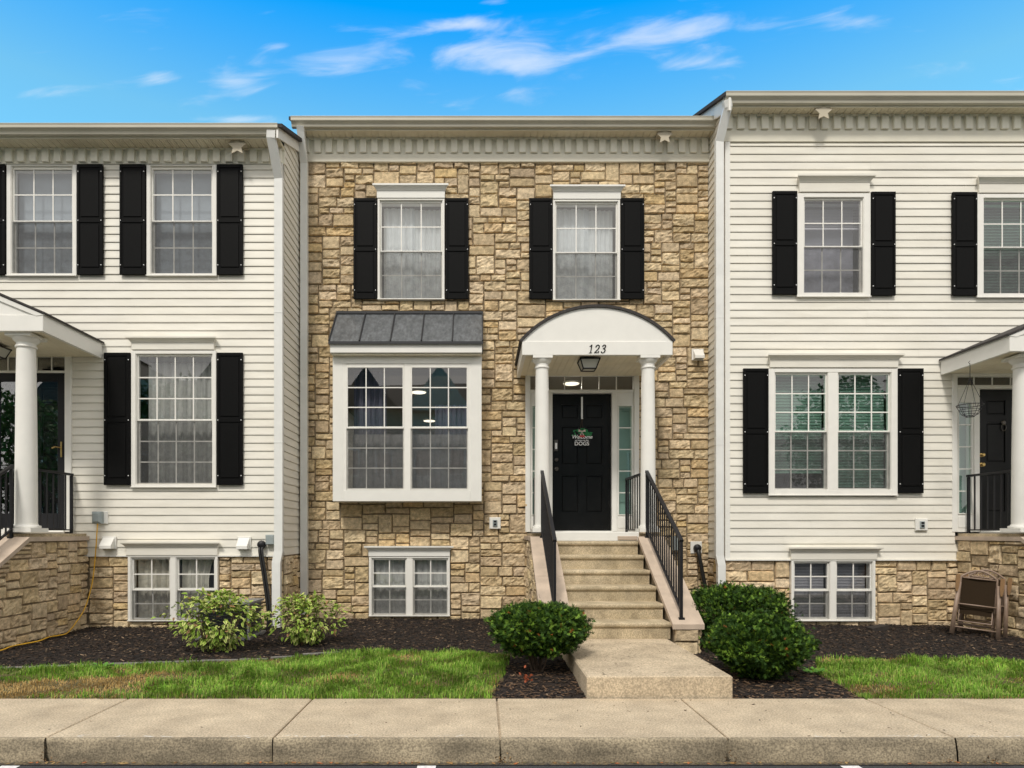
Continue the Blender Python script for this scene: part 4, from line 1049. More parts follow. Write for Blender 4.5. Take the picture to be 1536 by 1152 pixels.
conduit(1046, 822, 98.5, YM-.012, .14, 'black hose from a white wall plate on the stone wall behind the right shrubs', .034, True)
X0, X1, Z0, Z1 = box_px(1009, 1021, 804, 826, 98.5)
m = MB(); m.bbox(X0, X1, YM-.10, YM-.0, Z0, Z1, .01); tag(m.build('electrical_box', greybx), 'grey meter box on the stone wall behind the right stair railing', 'box')
# air conditioner
ac = empty('air_conditioner', (-3.05, 8.5, 0), 'dark louvred air conditioner half hidden behind the left variegated shrub', 'air conditioner')
m = MB(); x0, x1, y0, y1 = -3.50, -2.88, 8.25, 8.80
m.bbox(x0+.02, x1-.02, y0+.02, y1-.02, .06, .45, .02); m.build('body', acm, ac)
m = MB()
for z in [.10+.035*i for i in range(10)]: m.box(x0+.005, x1-.005, y0+.0, y0+.012, z, z+.012); m.box(x1-.012, x1, y0, y1, z, z+.012)
for x in [x0+.02+.056*i for i in range(11)]: m.box(x-.003, x+.003, y0-.006, y0-.0005, .07, .46)
m.build('grille', iron, ac)
m = MB(); m.bbox(x0-.01, x1+.01, y0-.01, y1+.01, .46, .485); m.box(x1-.015, x1+.01, y0-.012, y0+.012, .06, .46); m.box(x0-.03, x1+.03, y0-.03, y1+.03, .02, .0595); m.build('frame', acl, ac)
# ------------------------------------------------------------------ folded chairs
def folded_chair(loc, rz, tilt, label):
    root = bpy.data.objects.new('folding_chair', None); COL.objects.link(root); tag(root, label, 'chair', 'folded patio chairs by the right porch')
    W, H = .50, .93
    def P(x, z, y=0.): return (x, y, z)
    def part(nm, mb, m, sm=True):
        me = mb.build(nm, m, None, sm); me.parent = root; return me
    for s in (-1, 1):
        a = MB(); a.bar(P(s*.275, .0, -.03), P(s*.235, .72, -.03), .05, .022, (0,1,0)); part('leg', a, chairf)
        a = MB(); a.bar(P(s*.235, .0, .09), P(s*.225, .70, .05), .035, .02, (0,1,0)); part('leg', a, chairf)
        a = MB(); a.prism([(s*.262-.010,.58),(s*.262+.010,.58),(s*.262+.024,.66),(s*.262+.026,.80),(s*.262+.018,.82),(s*.262-.018,.82),(s*.262-.026,.80),(s*.262-.024,.66)], -.07, -.05, 'y'); part('armrest', a, chairw, False)
    a = MB(); n = 14
    arcp = [P(-.215+.43*i/n, .80+.10*math.sin(math.pi*i/n), .0) for i in range(n+1)]
    a.tube([P(-.215,.34,.0)]+arcp+[P(.215,.34,.0)], .014, 8); a.tube([P(-.21,.79,0), P(.21,.79,0)], .010, 8)
    for i in range(5):
        cx = -.14+.07*i; r = .026
        a.tube([P(cx+r*math.cos(t), .828+r*math.sin(t)+.012*(2-abs(i-2)), 0) for t in [k*.6 for k in range(11)]], .005, 6)
    part('back_frame', a, chairf)
    a = MB()
    V = []; nn = 8
    for j in range(nn+1):
        for i in range(nn+1):
            u, v = i/nn, j/nn; V.append(P(-.205+.41*u, .36+.42*v, .004+.02*math.sin(math.pi*u)*1.))
    a.add(V, [(j*(nn+1)+i, j*(nn+1)+i+1, (j+1)*(nn+1)+i+1, (j+1)*(nn+1)+i) for j in range(nn) for i in range(nn)]); part('back_sling', a, chairs_)
    a = MB(); a.box(-.19, .19, .028, .036, .29, .56); part('seat_sling', a, chairs_, False)
    a = MB(); a.tube([P(-.25,.42,-.03), P(.25,.42,-.03)], .010, 8); a.tube([P(-.26,.10,-.03), P(.26,.10,-.03)], .010, 8); a.tube([P(-.235,.16,.07), P(.235,.16,.07)], .009, 8)
    a.tube([P(-.2,.56,.032), P(-.2,.19,.032), P(.2,.19,.032), P(.2,.56,.032)], .012, 8); part('crossbar', a, chairf)
    root.scale = (.88, .9, .93); root.location = loc; root.rotation_euler = (R(tilt), R(6), R(rz))
    return root
folded_chair((6.22, 8.42, .04), -26, -9, 'front taupe folding patio chair leaning upright against the right porch base')
folded_chair((6.45, 8.60, .04), -28, -9, 'rear taupe folding patio chair tucked behind the other, nearest the porch wall')

# ================================================================== GROUND
def gridmesh(name, m, x0, x1, y0, y1, st, zf, inside=None, col=None):
    nx = max(1, int((x1-x0)/st)); ny = max(1, int((y1-y0)/st)); V = []; F = []
    for j in range(ny+1):
        for i in range(nx+1):
            x = x0+(x1-x0)*i/nx; y = y0+(y1-y0)*j/ny; V.append((x, y, zf(x, y)))
    for j in range(ny):
        for i in range(nx): F.append((j*(nx+1)+i, j*(nx+1)+i+1, (j+1)*(nx+1)+i+1, (j+1)*(nx+1)+i))
    mb = MB(); mb.add(V, F); return mb.build(name, m, None, True)
g = MB(); g.add([(-400,-400,-.20),(400,-400,-.20),(400,500,-.20),(-400,500,-.20)], [(0,1,2,3)]); tag(g.build('ground', mat('far_ground', (.10,.12,.05), .95)), kind='structure')
YS0, YS1 = 4.39, 5.44
g = MB(); g.add([(-40,-13,-.158),(40,-13,-.158),(40,YS0+.03,-.158),(-40,YS0+.03,-.158)], [(0,1,2,3)]); tag(g.build('road', asph), kind='structure')
g = MB()
for x in (XX(15,232), XX(640,232), XX(1275,232)): g.add([(x-.06,-.4,-.154),(x+.06,-.4,-.154),(x+.06,4.32,-.154),(x-.06,4.32,-.154)], [(0,1,2,3)])
tag(g.build('road_markings', paintm), kind='structure')
# sidewalk slabs with joints (tooled edges) and integral kerb face
g = MB(); k = MB()
js = [-.0]; x_j = [XX(745,183)+1.503*i for i in range(-8, 9)]
for i in range(len(x_j)-1):
    a, b = x_j[i]+.006, x_j[i+1]-.006
    pr = [(a,-.02),(a,-.006),(a+.006,0),(b-.006,0),(b,-.006),(b,-.02)]
    yA, yB = YS0+.03, YS1
    V = [(x, y, z) for y in (yA, yB) for x, z in pr]; n = len(pr)
    g.add(V, [(q, q+1, q+1+n, q+n) for q in range(n-1)])
    # kerb rounded nose, slightly uneven, broken corners
    nn = 14; rows = [(0,YS0+.03),(-.003,YS0+.012),(-.012,YS0+.002),(-.03,YS0-.004),(-.09,YS0-.012),(-.17,YS0-.02)]
    V = []
    for zz, yy in rows:
        for q in range(nn+1):
            x = a+(b-a)*q/nn; w = .006*noise.noise(Vector((x*5, zz*20, 3))); e = 0
            if q in (0, nn): e = .010+.05*max(0, math.sin(i*2.3+q))*min(1, -zz*8)
            if zz < -.05 and q in (1, nn-1): e += .012*max(0, math.sin(i*5.1+q))
            V.append((x, yy+w*(0 if zz == 0 else 1)+e*(zz < 0), zz))
    k.add(V, [(r*(nn+1)+q, r*(nn+1)+q+1, (r+1)*(nn+1)+q+1, (r+1)*(nn+1)+q)[::-1] for r in range(len(rows)-1) for q in range(nn)])
g.box(-14, 14, YS0+.04, YS1-.001, -.16, -.021)
tag(g.build('sidewalk', concm), kind='structure')
k.box(-14, 14, YS0+.035, YS0+.0395, -.16, -.021)
tag(k.build('curb', curbm, None, True), kind='structure')
m = MB(); m.add([(-14,4.33,-.1515),(14,4.33,-.1515),(14,YS0,-.1515),(-14,YS0,-.1515)],[(0,1,2,3)])
tag(m.build('gutter_grit', mat('grit', (.20,.15,.08), .95, .5, 25, 1., 150, col2=(.06,.055,.05))), kind='structure')
m = MB(); rd = random.Random(77)
for (pa, pb, n_) in ((95,245,16),(330,400,8),(418,545,14),(620,700,5),(1180,1250,5),(1325,1420,16),(1440,1536,8)):
    for _ in range(n_):
        x = XX(rd.uniform(pa, pb), 228); l = rd.uniform(.01,.07); w = rd.uniform(.002,.007); y = YS0+rd.uniform(.032,.07); sk = rd.uniform(-.02,.03)
        m.add([(x,y,.0008),(x+l*.5,y-w+sk*.5,.0008),(x+l,y+sk,.0008),(x+l*.5,y+w+sk*.5,.0008)], [(0,1,2,3)])
tag(m.build('curb_scuffs', mat('scuff', (.72,.68,.60), .9)), kind='structure')
m = MB()
for px_ in (752, 65, 1098, 1424, 1490):
    xc = XX(px_+rd.uniform(-2,2), 230)
    for _ in range(34 if px_ == 752 else 16):
        x = xc+rd.gauss(0,.022); y = YS0-.02-rd.uniform(.0,.03); z = -.152+abs(rd.gauss(0,.035)); l = rd.uniform(.008,.022); a = rd.uniform(0,6.28)
        m.add([(x,y,z),(x+l*math.cos(a),y-.004,z+l*math.sin(a)),(x+l*math.cos(a+.5),y,z+l*math.sin(a+.5))], [(0,1,2)], rd.choice([(.22,.12,.05),(.12,.07,.03),(.34,.22,.10),(.03,.022,.015)]))
tag(m.build('joint_debris', chipm), 'dead grass and leaf bits caught in the curb joints', 'debris', kind='stuff')
# entrance walk slab
sW = 182.; Yw0, Yw1 = 5.46, 8.90-TR*5+.0
Wa, Wb = XX(879, 182), XX(1097, 182)
m = MB(); z = .18; b = .012
prof = [(Wa,-.1),(Wa,z-b),(Wa+b,z),(Wb-b,z),(Wb,z-b),(Wb,-.1)]
m.prism(prof, Yw0+.012, Yw1+.3, 'y')
m.add([(Wa,Yw0+.012,-.1),(Wb,Yw0+.012,-.1),(Wb,Yw0+.012,z-b),(Wb-b,Yw0+.012,z),(Wa+b,Yw0+.012,z),(Wa,Yw0+.012,z-b),
       (Wa+.004,Yw0,-.1),(Wb-.004,Yw0,-.1),(Wb-.004,Yw0,z-b-.004),(Wb-b,Yw0+.003,z-.008),(Wa+b,Yw0+.003,z-.008),(Wa+.004,Yw0,z-b-.004)],
      [(6,7,8,9,10,11),(10,9,3,4),(9,8,2,3),(11,10,4,5),(7,1,2,8),(0,6,11,5)])
tag(m.build('walkway', concm), kind='structure')
# bed / lawn outline
def bedY(x):
    """back boundary of the lawn (distance from camera) at x"""
    pl = [(-12,6.2),(-4.9,6.36),(-3.8,6.6),(-2.2,6.9),(-1.5,7.3),(.0,7.45),(.30,7.3),(.36,6.6),(.2,5.4)]
    xs = [-12,-4.9,-3.8,-2.2,-1.5,-.2,.30]; ys = [6.2,6.36,6.6,6.9,7.3,7.42,7.2]
    if x <= .30: return float(np.interp(x, xs, ys))
    return float(np.interp(x, [3.2,3.5,4.4,5.5,12], [6.4,6.95,7.0,6.85,6.6]))
def inlawn(x, y):
    w = .05*noise.noise(Vector((x*3, y*3, 1)))
    y = y+w
    if y < YS1-.02: return False
    if x < .4: return y < bedY(x) and x < .08+ (y-5.44)*.15+w
    return x > 3.12+max(0, (6.4-y))*.02-w+ max(0,(5.75-y))*.4*0 and y < bedY(x)
def bedz(x, y):
    return -.012+.035*min(1, max(0, (y-5.5)/.8))+.012*noise.noise(Vector((x*4, y*4, 0)))+.008*noise.noise(Vector((x*14, y*14, 5)))
bed = gridmesh('mulch_bed', soil, -9, 9.6, YS1-.01, YM+.02, .07, bedz); tag(bed, kind='structure')
# lawn base strips just above bed
V = []; F = []
mb = MB(); st = .08
for ix in range(int(18/st)):
    for iy in range(int(2.4/st)):
        x, y = -9+ix*st, YS1+iy*st
        if inlawn(x+st/2, y+st/2):
            q = [(x,y),(x+st,y),(x+st,y+st),(x,y+st)]
            mb.add([(a, b, bedz(a,b)+.006) for a, b in q], [(0,1,2,3)])
tag(mb.build('lawn', lawnm), kind='structure')
# mulch chips
mb = MB(); rd = random.Random(5)
cols = [(.028,.017,.011),(.045,.027,.017),(.018,.011,.008),(.07,.043,.026),(.12,.08,.05),(.035,.02,.012),(.02,.013,.01)]
cnt = 0
def freebed(x, y):
    if inlawn(x, y): return False
    if Wa-.01 < x < Wb+.01 and y < Yw1: return False
    if Xa-.32 < x < Xb+.32 and y > 7.3: return False
    if x < XLR and y > YL: return False
    if x > XRL and y > YR: return False
    if x < -5.5 and y > 6.3: return False
    if x > 6.8 and y > 6.8: return False
    return y < YM
while cnt < 34000:
    x, y = rd.uniform(-6.6, 7.2), rd.uniform(YS1+.01, YM)
    if not freebed(x, y): continue
    cnt += 1
    z = bedz(x, y)+rd.uniform(0,.014); l = rd.uniform(.014,.055)*(1.4 if rd.random() < .1 else 1); w = rd.uniform(.003,.011); a = rd.uniform(0, 6.28); t = rd.uniform(-.5,.5)
    c, s = math.cos(a), math.sin(a); dz = l*t*.5; n = rd.uniform(.002,.006)
    p = lambda u, v, h: (x+c*u-s*v, y+s*u+c*v, z+h+dz*u/l)
    col = rd.choice(cols)
    if rd.random() < .045: col = (.34,.25,.17)
    if rd.random() < .35: col = (.006,.004,.003)
    # paler shredded wood beside the walk
    if rd.random() < .35 and y < 6.7 and (.0 < x < 1.0 or 1.9 < x < 3.4): col = (.16,.10,.06)
    k = rd.uniform(.5,1.0); col = (col[0]*k, col[1]*k*.94, col[2]*k*.85)
    mb.add([p(-l/2,-w,0),p(l/2,-w*.6,0),p(l/2,w*.6,0),p(-l/2,w,0),p(-l/2,-w*.6,n),p(l/2,-w*.3,n),p(l/2,w*.3,n),p(-l/2,w*.6,n)], [(4,5,6,7),(0,1,5,4),(1,2,6,5),(2,3,7,6),(3,0,4,7)], col)
tag(mb.build('mulch', chipm), 'dark brown shredded bark mulch in the planting beds', 'mulch', kind='stuff')
# grass
mb = MB(); cnt = 0; rd = random.Random(9)
gcol = [(.13,.27,.025),(.17,.33,.035),(.09,.20,.02),(.24,.38,.05),(.16,.28,.035),(.30,.36,.09)]
dry = [(.45,.29,.10),(.38,.25,.09),(.50,.36,.15)]
N_B = 70000; tries = 0
while cnt < N_B and tries < 900000:
    tries += 1
    x, y = rd.uniform(-5.6, 6.9), rd.uniform(YS1-.05, 7.6)
    if not inlawn(x, max(y, YS1)) or y < YS1-.035*max(0, noise.noise(Vector((x*4, 0, 3)))+.25): continue
    d = noise.noise(Vector((x*1.1+3, y*1.8, 7)))+.5*noise.noise(Vector((x*3.2, y*4.0, 2)))
    # worn, dry spots of the photographed lawn
    for (px, py, pr_, k_) in ((-4.0,5.65,1.1,1.3),(-3.0,5.95,.8,.8),(-1.9,6.4,.5,.4),(-.3,5.6,.3,.5),(-.55,5.9,.35,.6),(3.3,5.75,.5,1.1),(3.6,6.2,.3,.5),(4.2,6.95,.7,.45),(-2.5,5.5,.3,.4),(5.9,5.6,.5,.3)):
        q = ((x-px)**2+((y-py)*1.8)**2)**.5/pr_
        d += k_*max(0, 1-q)
    isdry = d+rd.uniform(-.32,.32) > .44 or rd.random() < .06
    if isdry and rd.random() < .3: continue
    cnt += 1
    l = rd.uniform(.035,.085)*(.55 if isdry else 1)*(.9+.9*noise.noise(Vector((x*3.5, y*3.5, 4)))); a = rd.gauss(0,.9)+9*noise.noise(Vector((x*2.2, y*2.2, 11))); b = rd.uniform(.2,1.0)*(1.3 if isdry else 1)*(1+.6*noise.noise(Vector((x*5, y*5, 8)))); l *= 1.15 if noise.noise(Vector((x*9, y*9, 6))) > .25 else .9; w = rd.uniform(.002,.004)
    c, s = math.cos(a), math.sin(a); z = bedz(x, y)+.004
    e1, e2 = l*.45*b*.5, l*b*.75
    h1, h2 = l*.6, l*(1.05-.45*b)
    col = rd.choice(dry if isdry else gcol); k = rd.uniform(.7,1.25)*(1+.45*noise.noise(Vector((x*1.7+9, y*2.5, 1)))); col = tuple(q*k for q in col)
    mb.add([(x-s*w,y+c*w,z),(x+s*w,y-c*w,z),(x+c*e1+s*w*.8,y+s*e1-c*w*.8,z+h1),(x+c*e1-s*w*.8,y+s*e1+c*w*.8,z+h1),(x+c*e2,y+s*e2,z+h2)], [(0,1,2,3),(3,2,4)], col)
tag(mb.build('grass', grassm), 'green lawn grass with dry straw-coloured patches along the sidewalk', 'grass', kind='stuff')
# debris: leaves, specks
mb = MB(); rd = random.Random(14)
for i in range(640):
    if i < 230: x, y, z = rd.uniform(Wa+.03, Wb-.03), rd.uniform(Yw0+.05, Yw1-.1), .1815
    elif i < 370: x, y, z = rd.gauss(1.8, 1.9), rd.uniform(YS0+.05, YS1-.02), .0015
    else: x, y, z = rd.uniform(-4.4,4.6), rd.uniform(4.345, 4.385), -.150
    l = rd.uniform(.004,.013)*(2.0 if rd.random() < .04 else 1); a = rd.uniform(0, 6.28); c, s = math.cos(a), math.sin(a); w = l*.45
    col = rd.choice([(.05,.035,.02),(.09,.05,.025),(.03,.02,.015)]) if i < 370 else rd.choice([(.30,.17,.06),(.36,.24,.10),(.14,.12,.05),(.42,.14,.05)])
    if i >= 370: l *= 1.6; w *= 2
    mb.add([(x-c*l,y-s*l,z),(x+s*w,y-c*w,z+.002),(x+c*l,y+s*l,z+.003),(x-s*w,y+c*w,z+.002)], [(0,1,2,3)], col)
tag(mb.build('leaf_litter', chipm), 'tiny dark leaf crumbs scattered on the walkway and sidewalk', 'leaf litter', kind='stuff')
# stone edging of left bed (visible)
mb = MB(); rd = random.Random(3); x = -5.0
while x < -1.6:
    l = rd.uniform(.25,.4); y = bedY(x+l/2)+.04; mb.bar((x, y, .02), (x+l-.01, bedY(x+l)+.04, .02), .045, .05); x += l
tag(mb.build('bed_edging', mat('edging_stone', (.20,.19,.17), .9, .2, 10)), 'low grey edging between the left mulch bed and lawn', 'edging')

# ================================================================== SHRUBS
def shrub(name, cx, cy, rx, ry, h, zc0, n, label, kind, seed, boxy=2.6, group=None):
    rd = random.Random(seed); root = empty(name, (cx, cy, 0), label, 'shrub', group)
    mb = MB(); zc = (h+zc0)/2; rz = (h-zc0)/2
    def radius(d):
        # superellipsoid with lumps
        e = (abs(d.x/rx)**boxy+abs(d.y/ry)**boxy+abs(d.z/rz)**boxy)**(-1/boxy)
        return e*(1+.14*noise.noise(d*2.2+Vector((seed*7,0,0)))+.16*noise.noise(d*5.5+Vector((0,seed,0)))+.13*noise.noise(d*12+Vector((seed,seed,0))))
    for i in range(n):
        d = Vector((rd.gauss(0,1), rd.gauss(0,1), rd.gauss(0,1))).normalized()
        if kind == 'yew':
            if d.z < 0 and rd.random() < .55*(-d.z): continue
            f = 1-abs(rd.gauss(0,.10)) if rd.random() < .7 else rd.uniform(.35,1)
            f += .04*noise.noise(d*14)
            if rd.random() < .07: f = 1+abs(rd.gauss(0,.07))
        else:
            f = rd.uniform(.25,1.02)**.55
            if noise.noise(d*3.5+Vector((seed*3,0,f*2))) < .03: continue
        r = radius(d)*f
        under = 1 if d.z > .0 else (1-.42*min(1, (-d.z)*1.5))
        p = Vector((cx+d.x*r*under, cy+d.y*r*under, zc+d.z*r))
        if p.z < .03: continue
        if kind == 'yew':
            # short sprig: a few needle-like leaves
            dirn = (d*.45+Vector((rd.uniform(-1,1), rd.uniform(-1,1), rd.uniform(-.4,1)))).normalized()
            s = dirn.cross(Vector((rd.uniform(-1,1), rd.uniform(-1,1), rd.uniform(-1,1)))).normalized(); L_ = rd.uniform(.018,.055)
            g = rd.random()
            col = (.022,.052,.009) if g < .5 else ((.050,.11,.015) if g < .8 else (.17,.29,.035))
            if rd.random() < .006: col = (.28,.09,.02)
            k = rd.uniform(.7,1.25); col = tuple(q*k for q in col)
            for q in range(3):
                b0 = p+dirn*L_*q*.3; 
                for sg in (-1, 1):
                    t = b0+(s*sg*.9+dirn*.7)*.021; w_ = dirn*.0052
                    mb.add([b0-w_, b0+w_, t+w_*.3], [(0,1,2)], col)
            w_ = s*.004; e = p+dirn*L_
            mb.add([p-w_, p+w_, e], [(0,1,2)], col)
        else:
            dirn = (d*.7+Vector((rd.uniform(-.8,.8), rd.uniform(-.8,.8), rd.uniform(-.7,.4)))).normalized()
            up = Vector((rd.uniform(-.5,.5), rd.uniform(-.5,.5), 1)); s = dirn.cross(up).normalized(); nn = s.cross(dirn)
            L_ = rd.uniform(.045,.075); W = L_*.27
            g = random.choice([(.12,.24,.02),(.09,.20,.02),(.17,.30,.035)]); cr = random.choice([(.66,.64,.24),(.50,.56,.13),(.33,.45,.07)])
            if rd.random() < .05: g = (.25,.14,.06); cr = (.40,.24,.12)
            k = rd.uniform(.8,1.15); g = tuple(q*k for q in g); cr = tuple(q*k for q in cr)
            o = len(mb.v)
            P0, P1, P2, P3 = p, p+dirn*L_*.35, p+dirn*L_*.7-nn*.006, p+dirn*L_-nn*.015
            mb.v += [tuple(q) for q in (P0, P1, P2, P3, P1+s*W+nn*.005, P2+s*W*.75+nn*.002, P1-s*W+nn*.005, P2-s*W*.75+nn*.002)]
            mb.c += [g, g, g, cr, cr, cr, cr, cr]
            mb.f += [(o,o+4,o+1),(o+1,o+4,o+5,o+2),(o+2,o+5,o+3),(o,o+1,o+6),(o+1,o+2,o+7,o+6),(o+2,o+3,o+7)]
    mb.build('foliage', leafm if kind == 'yew' else leafp, root)
    st = MB()
    for i in range(16 if kind == 'yew' else 14):
        a = rd.uniform(0, 6.28); r0 = rd.uniform(.01,.07); r1 = rd.uniform(.1,.4) if kind == 'yew' else rd.uniform(.3,.75)
        p0 = Vector((cx+r0*math.cos(a), cy+r0*math.sin(a), 0)); p2 = Vector((cx+rx*r1*math.cos(a), cy+ry*r1*math.sin(a), zc+(rd.uniform(-.5,-.1) if kind == 'yew' else rd.uniform(-.1,.5))*rz))
        p1 = p0.lerp(p2, .5)+Vector((rd.uniform(-.04,.04), rd.uniform(-.04,.04), -.02))
        st.tube(smooth([p0, p1, p2], 4), .01, 6, True, [.012-.0009*q for q in range(9)])
    st.build('stems', bark, root)
    return root
shrub('evergreen_shrub', XX(809,158), 6.42, .43, .42, .625, .20, 21000, 'rounded dark green shrub left of the walkway, with bare stems showing below', 'yew', 1, 3.0, 'clipped evergreen shrubs')
shrub('evergreen_shrub', XX(1141,163), 6.16, .41, .42, .55, .05, 23000, 'large dark green shrub right of the walkway, in front of its twin', 'yew', 2, 2.5, 'clipped evergreen shrubs')
shrub('evergreen_shrub', XX(1110,131), 7.70, .59, .45, .70, .05, 19000, 'flat-topped green shrub behind the larger one, below the right downspout', 'yew', 3, 2.5, 'clipped evergreen shrubs')
shrub('variegated_shrub', XX(326,134), 7.45, .60, .46, .70, .05, 3100, 'cream and green variegated shrub in front of the air conditioner', 'var', 4, 1.8, 'variegated shrubs in the left bed')
shrub('variegated_shrub', XX(455,128), 7.9, .58, .44, .60, .05, 2900, 'cream and green variegated shrub right of the left downspout', 'var', 5, 1.8, 'variegated shrubs in the left bed')
# dry leaf clump under the left evergreen shrub
mb = MB(); rd = random.Random(2)
for i in range(16):
    x, y, z = rd.gauss(XX(789,172),.022), 5.85+rd.gauss(0,.02), .05+abs(rd.gauss(0,.035)); a, b = rd.uniform(0,6.28), rd.uniform(-1,1); l = .018
    u = Vector((math.cos(a), math.sin(a)*.5, b)).normalized()*l; v = u.cross(Vector((.2,1,.1))).normalized()*l*.6
    p = Vector((x,y,z)); mb.add([p-u, p-v, p+u, p+v], [(0,1,2,3)])
tag(mb.build('dry_leaves', orange), 'clump of orange dead leaves under the shrub left of the walkway', 'dead leaves')
mb = MB(); X = XX(1323,112); mb.prism([(X-.10,-.02),(X+.11,-.02),(X+.12,.10),(X-.10,.06)], 8.98, 9.14, 'y'); tag(mb.build('splash_rock', mat('dark_rock', (.03,.024,.02), .9, .2, 9)), 'small dark block lying in the mulch below the right basement window', 'rock')
# small weeds
for wi, (wxp, wyp, lab) in enumerate(((157,1010,'small green weed at the edge of the left mulch bed'), (1238-20,1016,'small green weed beside the walkway under the right shrub'))):
    Yp = 1360/(wyp-798); Xp = (wxp-722)/1000*Yp; mb = MB(); rd = random.Random(wi)
    for i in range(26):
        a = rd.uniform(0,6.28); l = rd.uniform(.03,.07); r = rd.uniform(0,.09); p = Vector((Xp+r*math.cos(a), Yp+r*math.sin(a), .03+rd.uniform(0,.05))); u = Vector((math.cos(a),math.sin(a),.4))*l; v = u.cross(Vector((0,0,1))).normalized()*l*.35
        mb.add([p, p+u*.5+v, p+u, p+u*.5-v], [(0,1,2,3)], (.10,.24,.04))
    tag(mb.build('weed', grassm), lab, 'weed')

# ================================================================== ACROSS THE STREET (seen in the window reflections)
def opposite(xc, w, stonef, label, h=8.6):
    e = empty('opposite_house', (xc, -19, 0), label, 'house', 'houses across the street')
    m = MB(); m.box(xc-w/2, xc+w/2, -28, -19, -.3, h); m.build('wall', farst if stonef else brick, e)
    m = MB(); m.prism([(-18.6, h-.1), (-23.5, h+2.3), (-28.4, h-.1)], xc-w/2-.01, xc+w/2+.01, 'x')
    m.build('roof', shingle, e)
    m = MB(); m.prism([(xc-1.9, h-.2), (xc+1.9, h-.2), (xc, h+2.3)], -23, -18.4, 'y'); m.build('gable', shingle if stonef else brick, e)
    for dx in (-1.0, 1.0):
        for z in (1.8, 4.6):
            m = MB(); m.box(xc+dx-.5, xc+dx+.5, -19+.002, -19+.05, z, z+1.5); wo = m.build('window', vinyl, e)
            m = MB(); m.box(xc+dx-.42, xc+dx+.42, -19+.051, -19+.06, z+.08, z+1.42); m.build('pane', black, wo)
for i in range(10):
    opposite(-23.4+4.2*i, 4.18, i % 2 == 0, ('tan stone' if i % 2 == 0 else 'pale siding')+' townhouse across the street, seen only as a reflection')
def tree(x, y, h, seed, label):
    rd = random.Random(seed); e = empty('tree', (x, y, 0), label, 'tree', 'trees across the street')
    m = MB(); m.tube([(x,y,-.2),(x+.1,y,h*.35),(x,y+.1,h*.75)], .2, 8, True, [.22,.16,.06]); m.build('trunk', bark, e)
    m = MB()
    for i in range(5000):
        d = Vector((rd.gauss(0,1), rd.gauss(0,1), rd.gauss(0,1))).normalized(); r = rd.uniform(.4,1)**.5*(1+.3*noise.noise(d*3+Vector((seed,0,0))))
        p = Vector((x+d.x*r*h*.3, y+d.y*r*h*.3, h*.66+d.z*r*h*.36)); u = Vector((rd.uniform(-1,1), rd.uniform(-1,1), rd.uniform(-1,1))).normalized()*.13; v = u.cross(Vector((rd.uniform(-1,1), rd.uniform(-1,1), rd.uniform(-1,1)))).normalized()*.08
        m.add([p-u, p-v, p+u, p+v], [(0,1,2,3)], (.06*rd.uniform(.6,1.4),.12*rd.uniform(.7,1.3),.025))
    m.build('crown', leafm, e)
tree(-15.5, -14.5, 8.6, 1, 'small leafy tree across the street, mirrored in the left house window')
tree(-22.5, -14.0, 8.0, 3, 'leafy tree across the street, mirrored in the left storm door')
tree(18.4, -14.5, 9.0, 2, 'leafy tree across the street, mirrored in the right twin window')

# ================================================================== SKY, SUN, CAMERA
SUN_EL, SUN_AZ = 50, 195   # azimuth measured clockwise from +Y
W = bpy.data.worlds.new('World'); sc.world = W; W.use_nodes = True
nt = W.node_tree; N, L = nt.nodes, nt.links; N.clear()
out = N.new('ShaderNodeOutputWorld'); bg = N.new('ShaderNodeBackground'); L.new(bg.outputs[0], out.inputs[0])
sky = N.new('ShaderNodeTexSky'); sky.sky_type = 'NISHITA'; sky.sun_disc = False; sky.sun_elevation = R(SUN_EL); sky.sun_rotation = R(SUN_AZ); sky.air_density = 1.0; sky.dust_density = .6; sky.ozone_density = 2.
bg.inputs[1].default_value = .1
tc = N.new('ShaderNodeTexCoord'); sep = N.new('ShaderNodeSeparateXYZ'); L.new(tc.outputs['Generated'], sep.inputs[0])
def math_(op, a, b=None, c=None):
    n = N.new('ShaderNodeMath'); n.operation = op
    for i, v in enumerate((a, b, c)):
        if v is None: continue
        if isinstance(v, (int, float)): n.inputs[i].default_value = v
        else: L.new(v, n.inputs[i])
    return n.outputs[0]
def rng_(v, a, b, c=0., d=1., sm=True):
    n = N.new('ShaderNodeMapRange'); n.interpolation_type = 'SMOOTHSTEP' if sm else 'LINEAR'; L.new(v, n.inputs[0])
    for i, q in enumerate((a, b, c, d)): n.inputs[i+1].default_value = q
    return n.outputs[0]
# deep blue grade of the clear part by elevation
t = rng_(sep.outputs['Z'], .50, .615, 0, 1, False)
ramp = N.new('ShaderNodeMix'); ramp.data_type = 'RGBA'; L.new(t, ramp.inputs[0]); ramp.inputs[6].default_value = (1.6,3.1,2.8,1); ramp.inputs[7].default_value = (.01,2.45,3.6,1)
mul = N.new('ShaderNodeMix'); mul.data_type = 'RGBA'; mul.blend_type = 'MULTIPLY'; mul.inputs[0].default_value = 1; L.new(sky.outputs[0], mul.inputs[6]); L.new(ramp.outputs[2], mul.inputs[7])
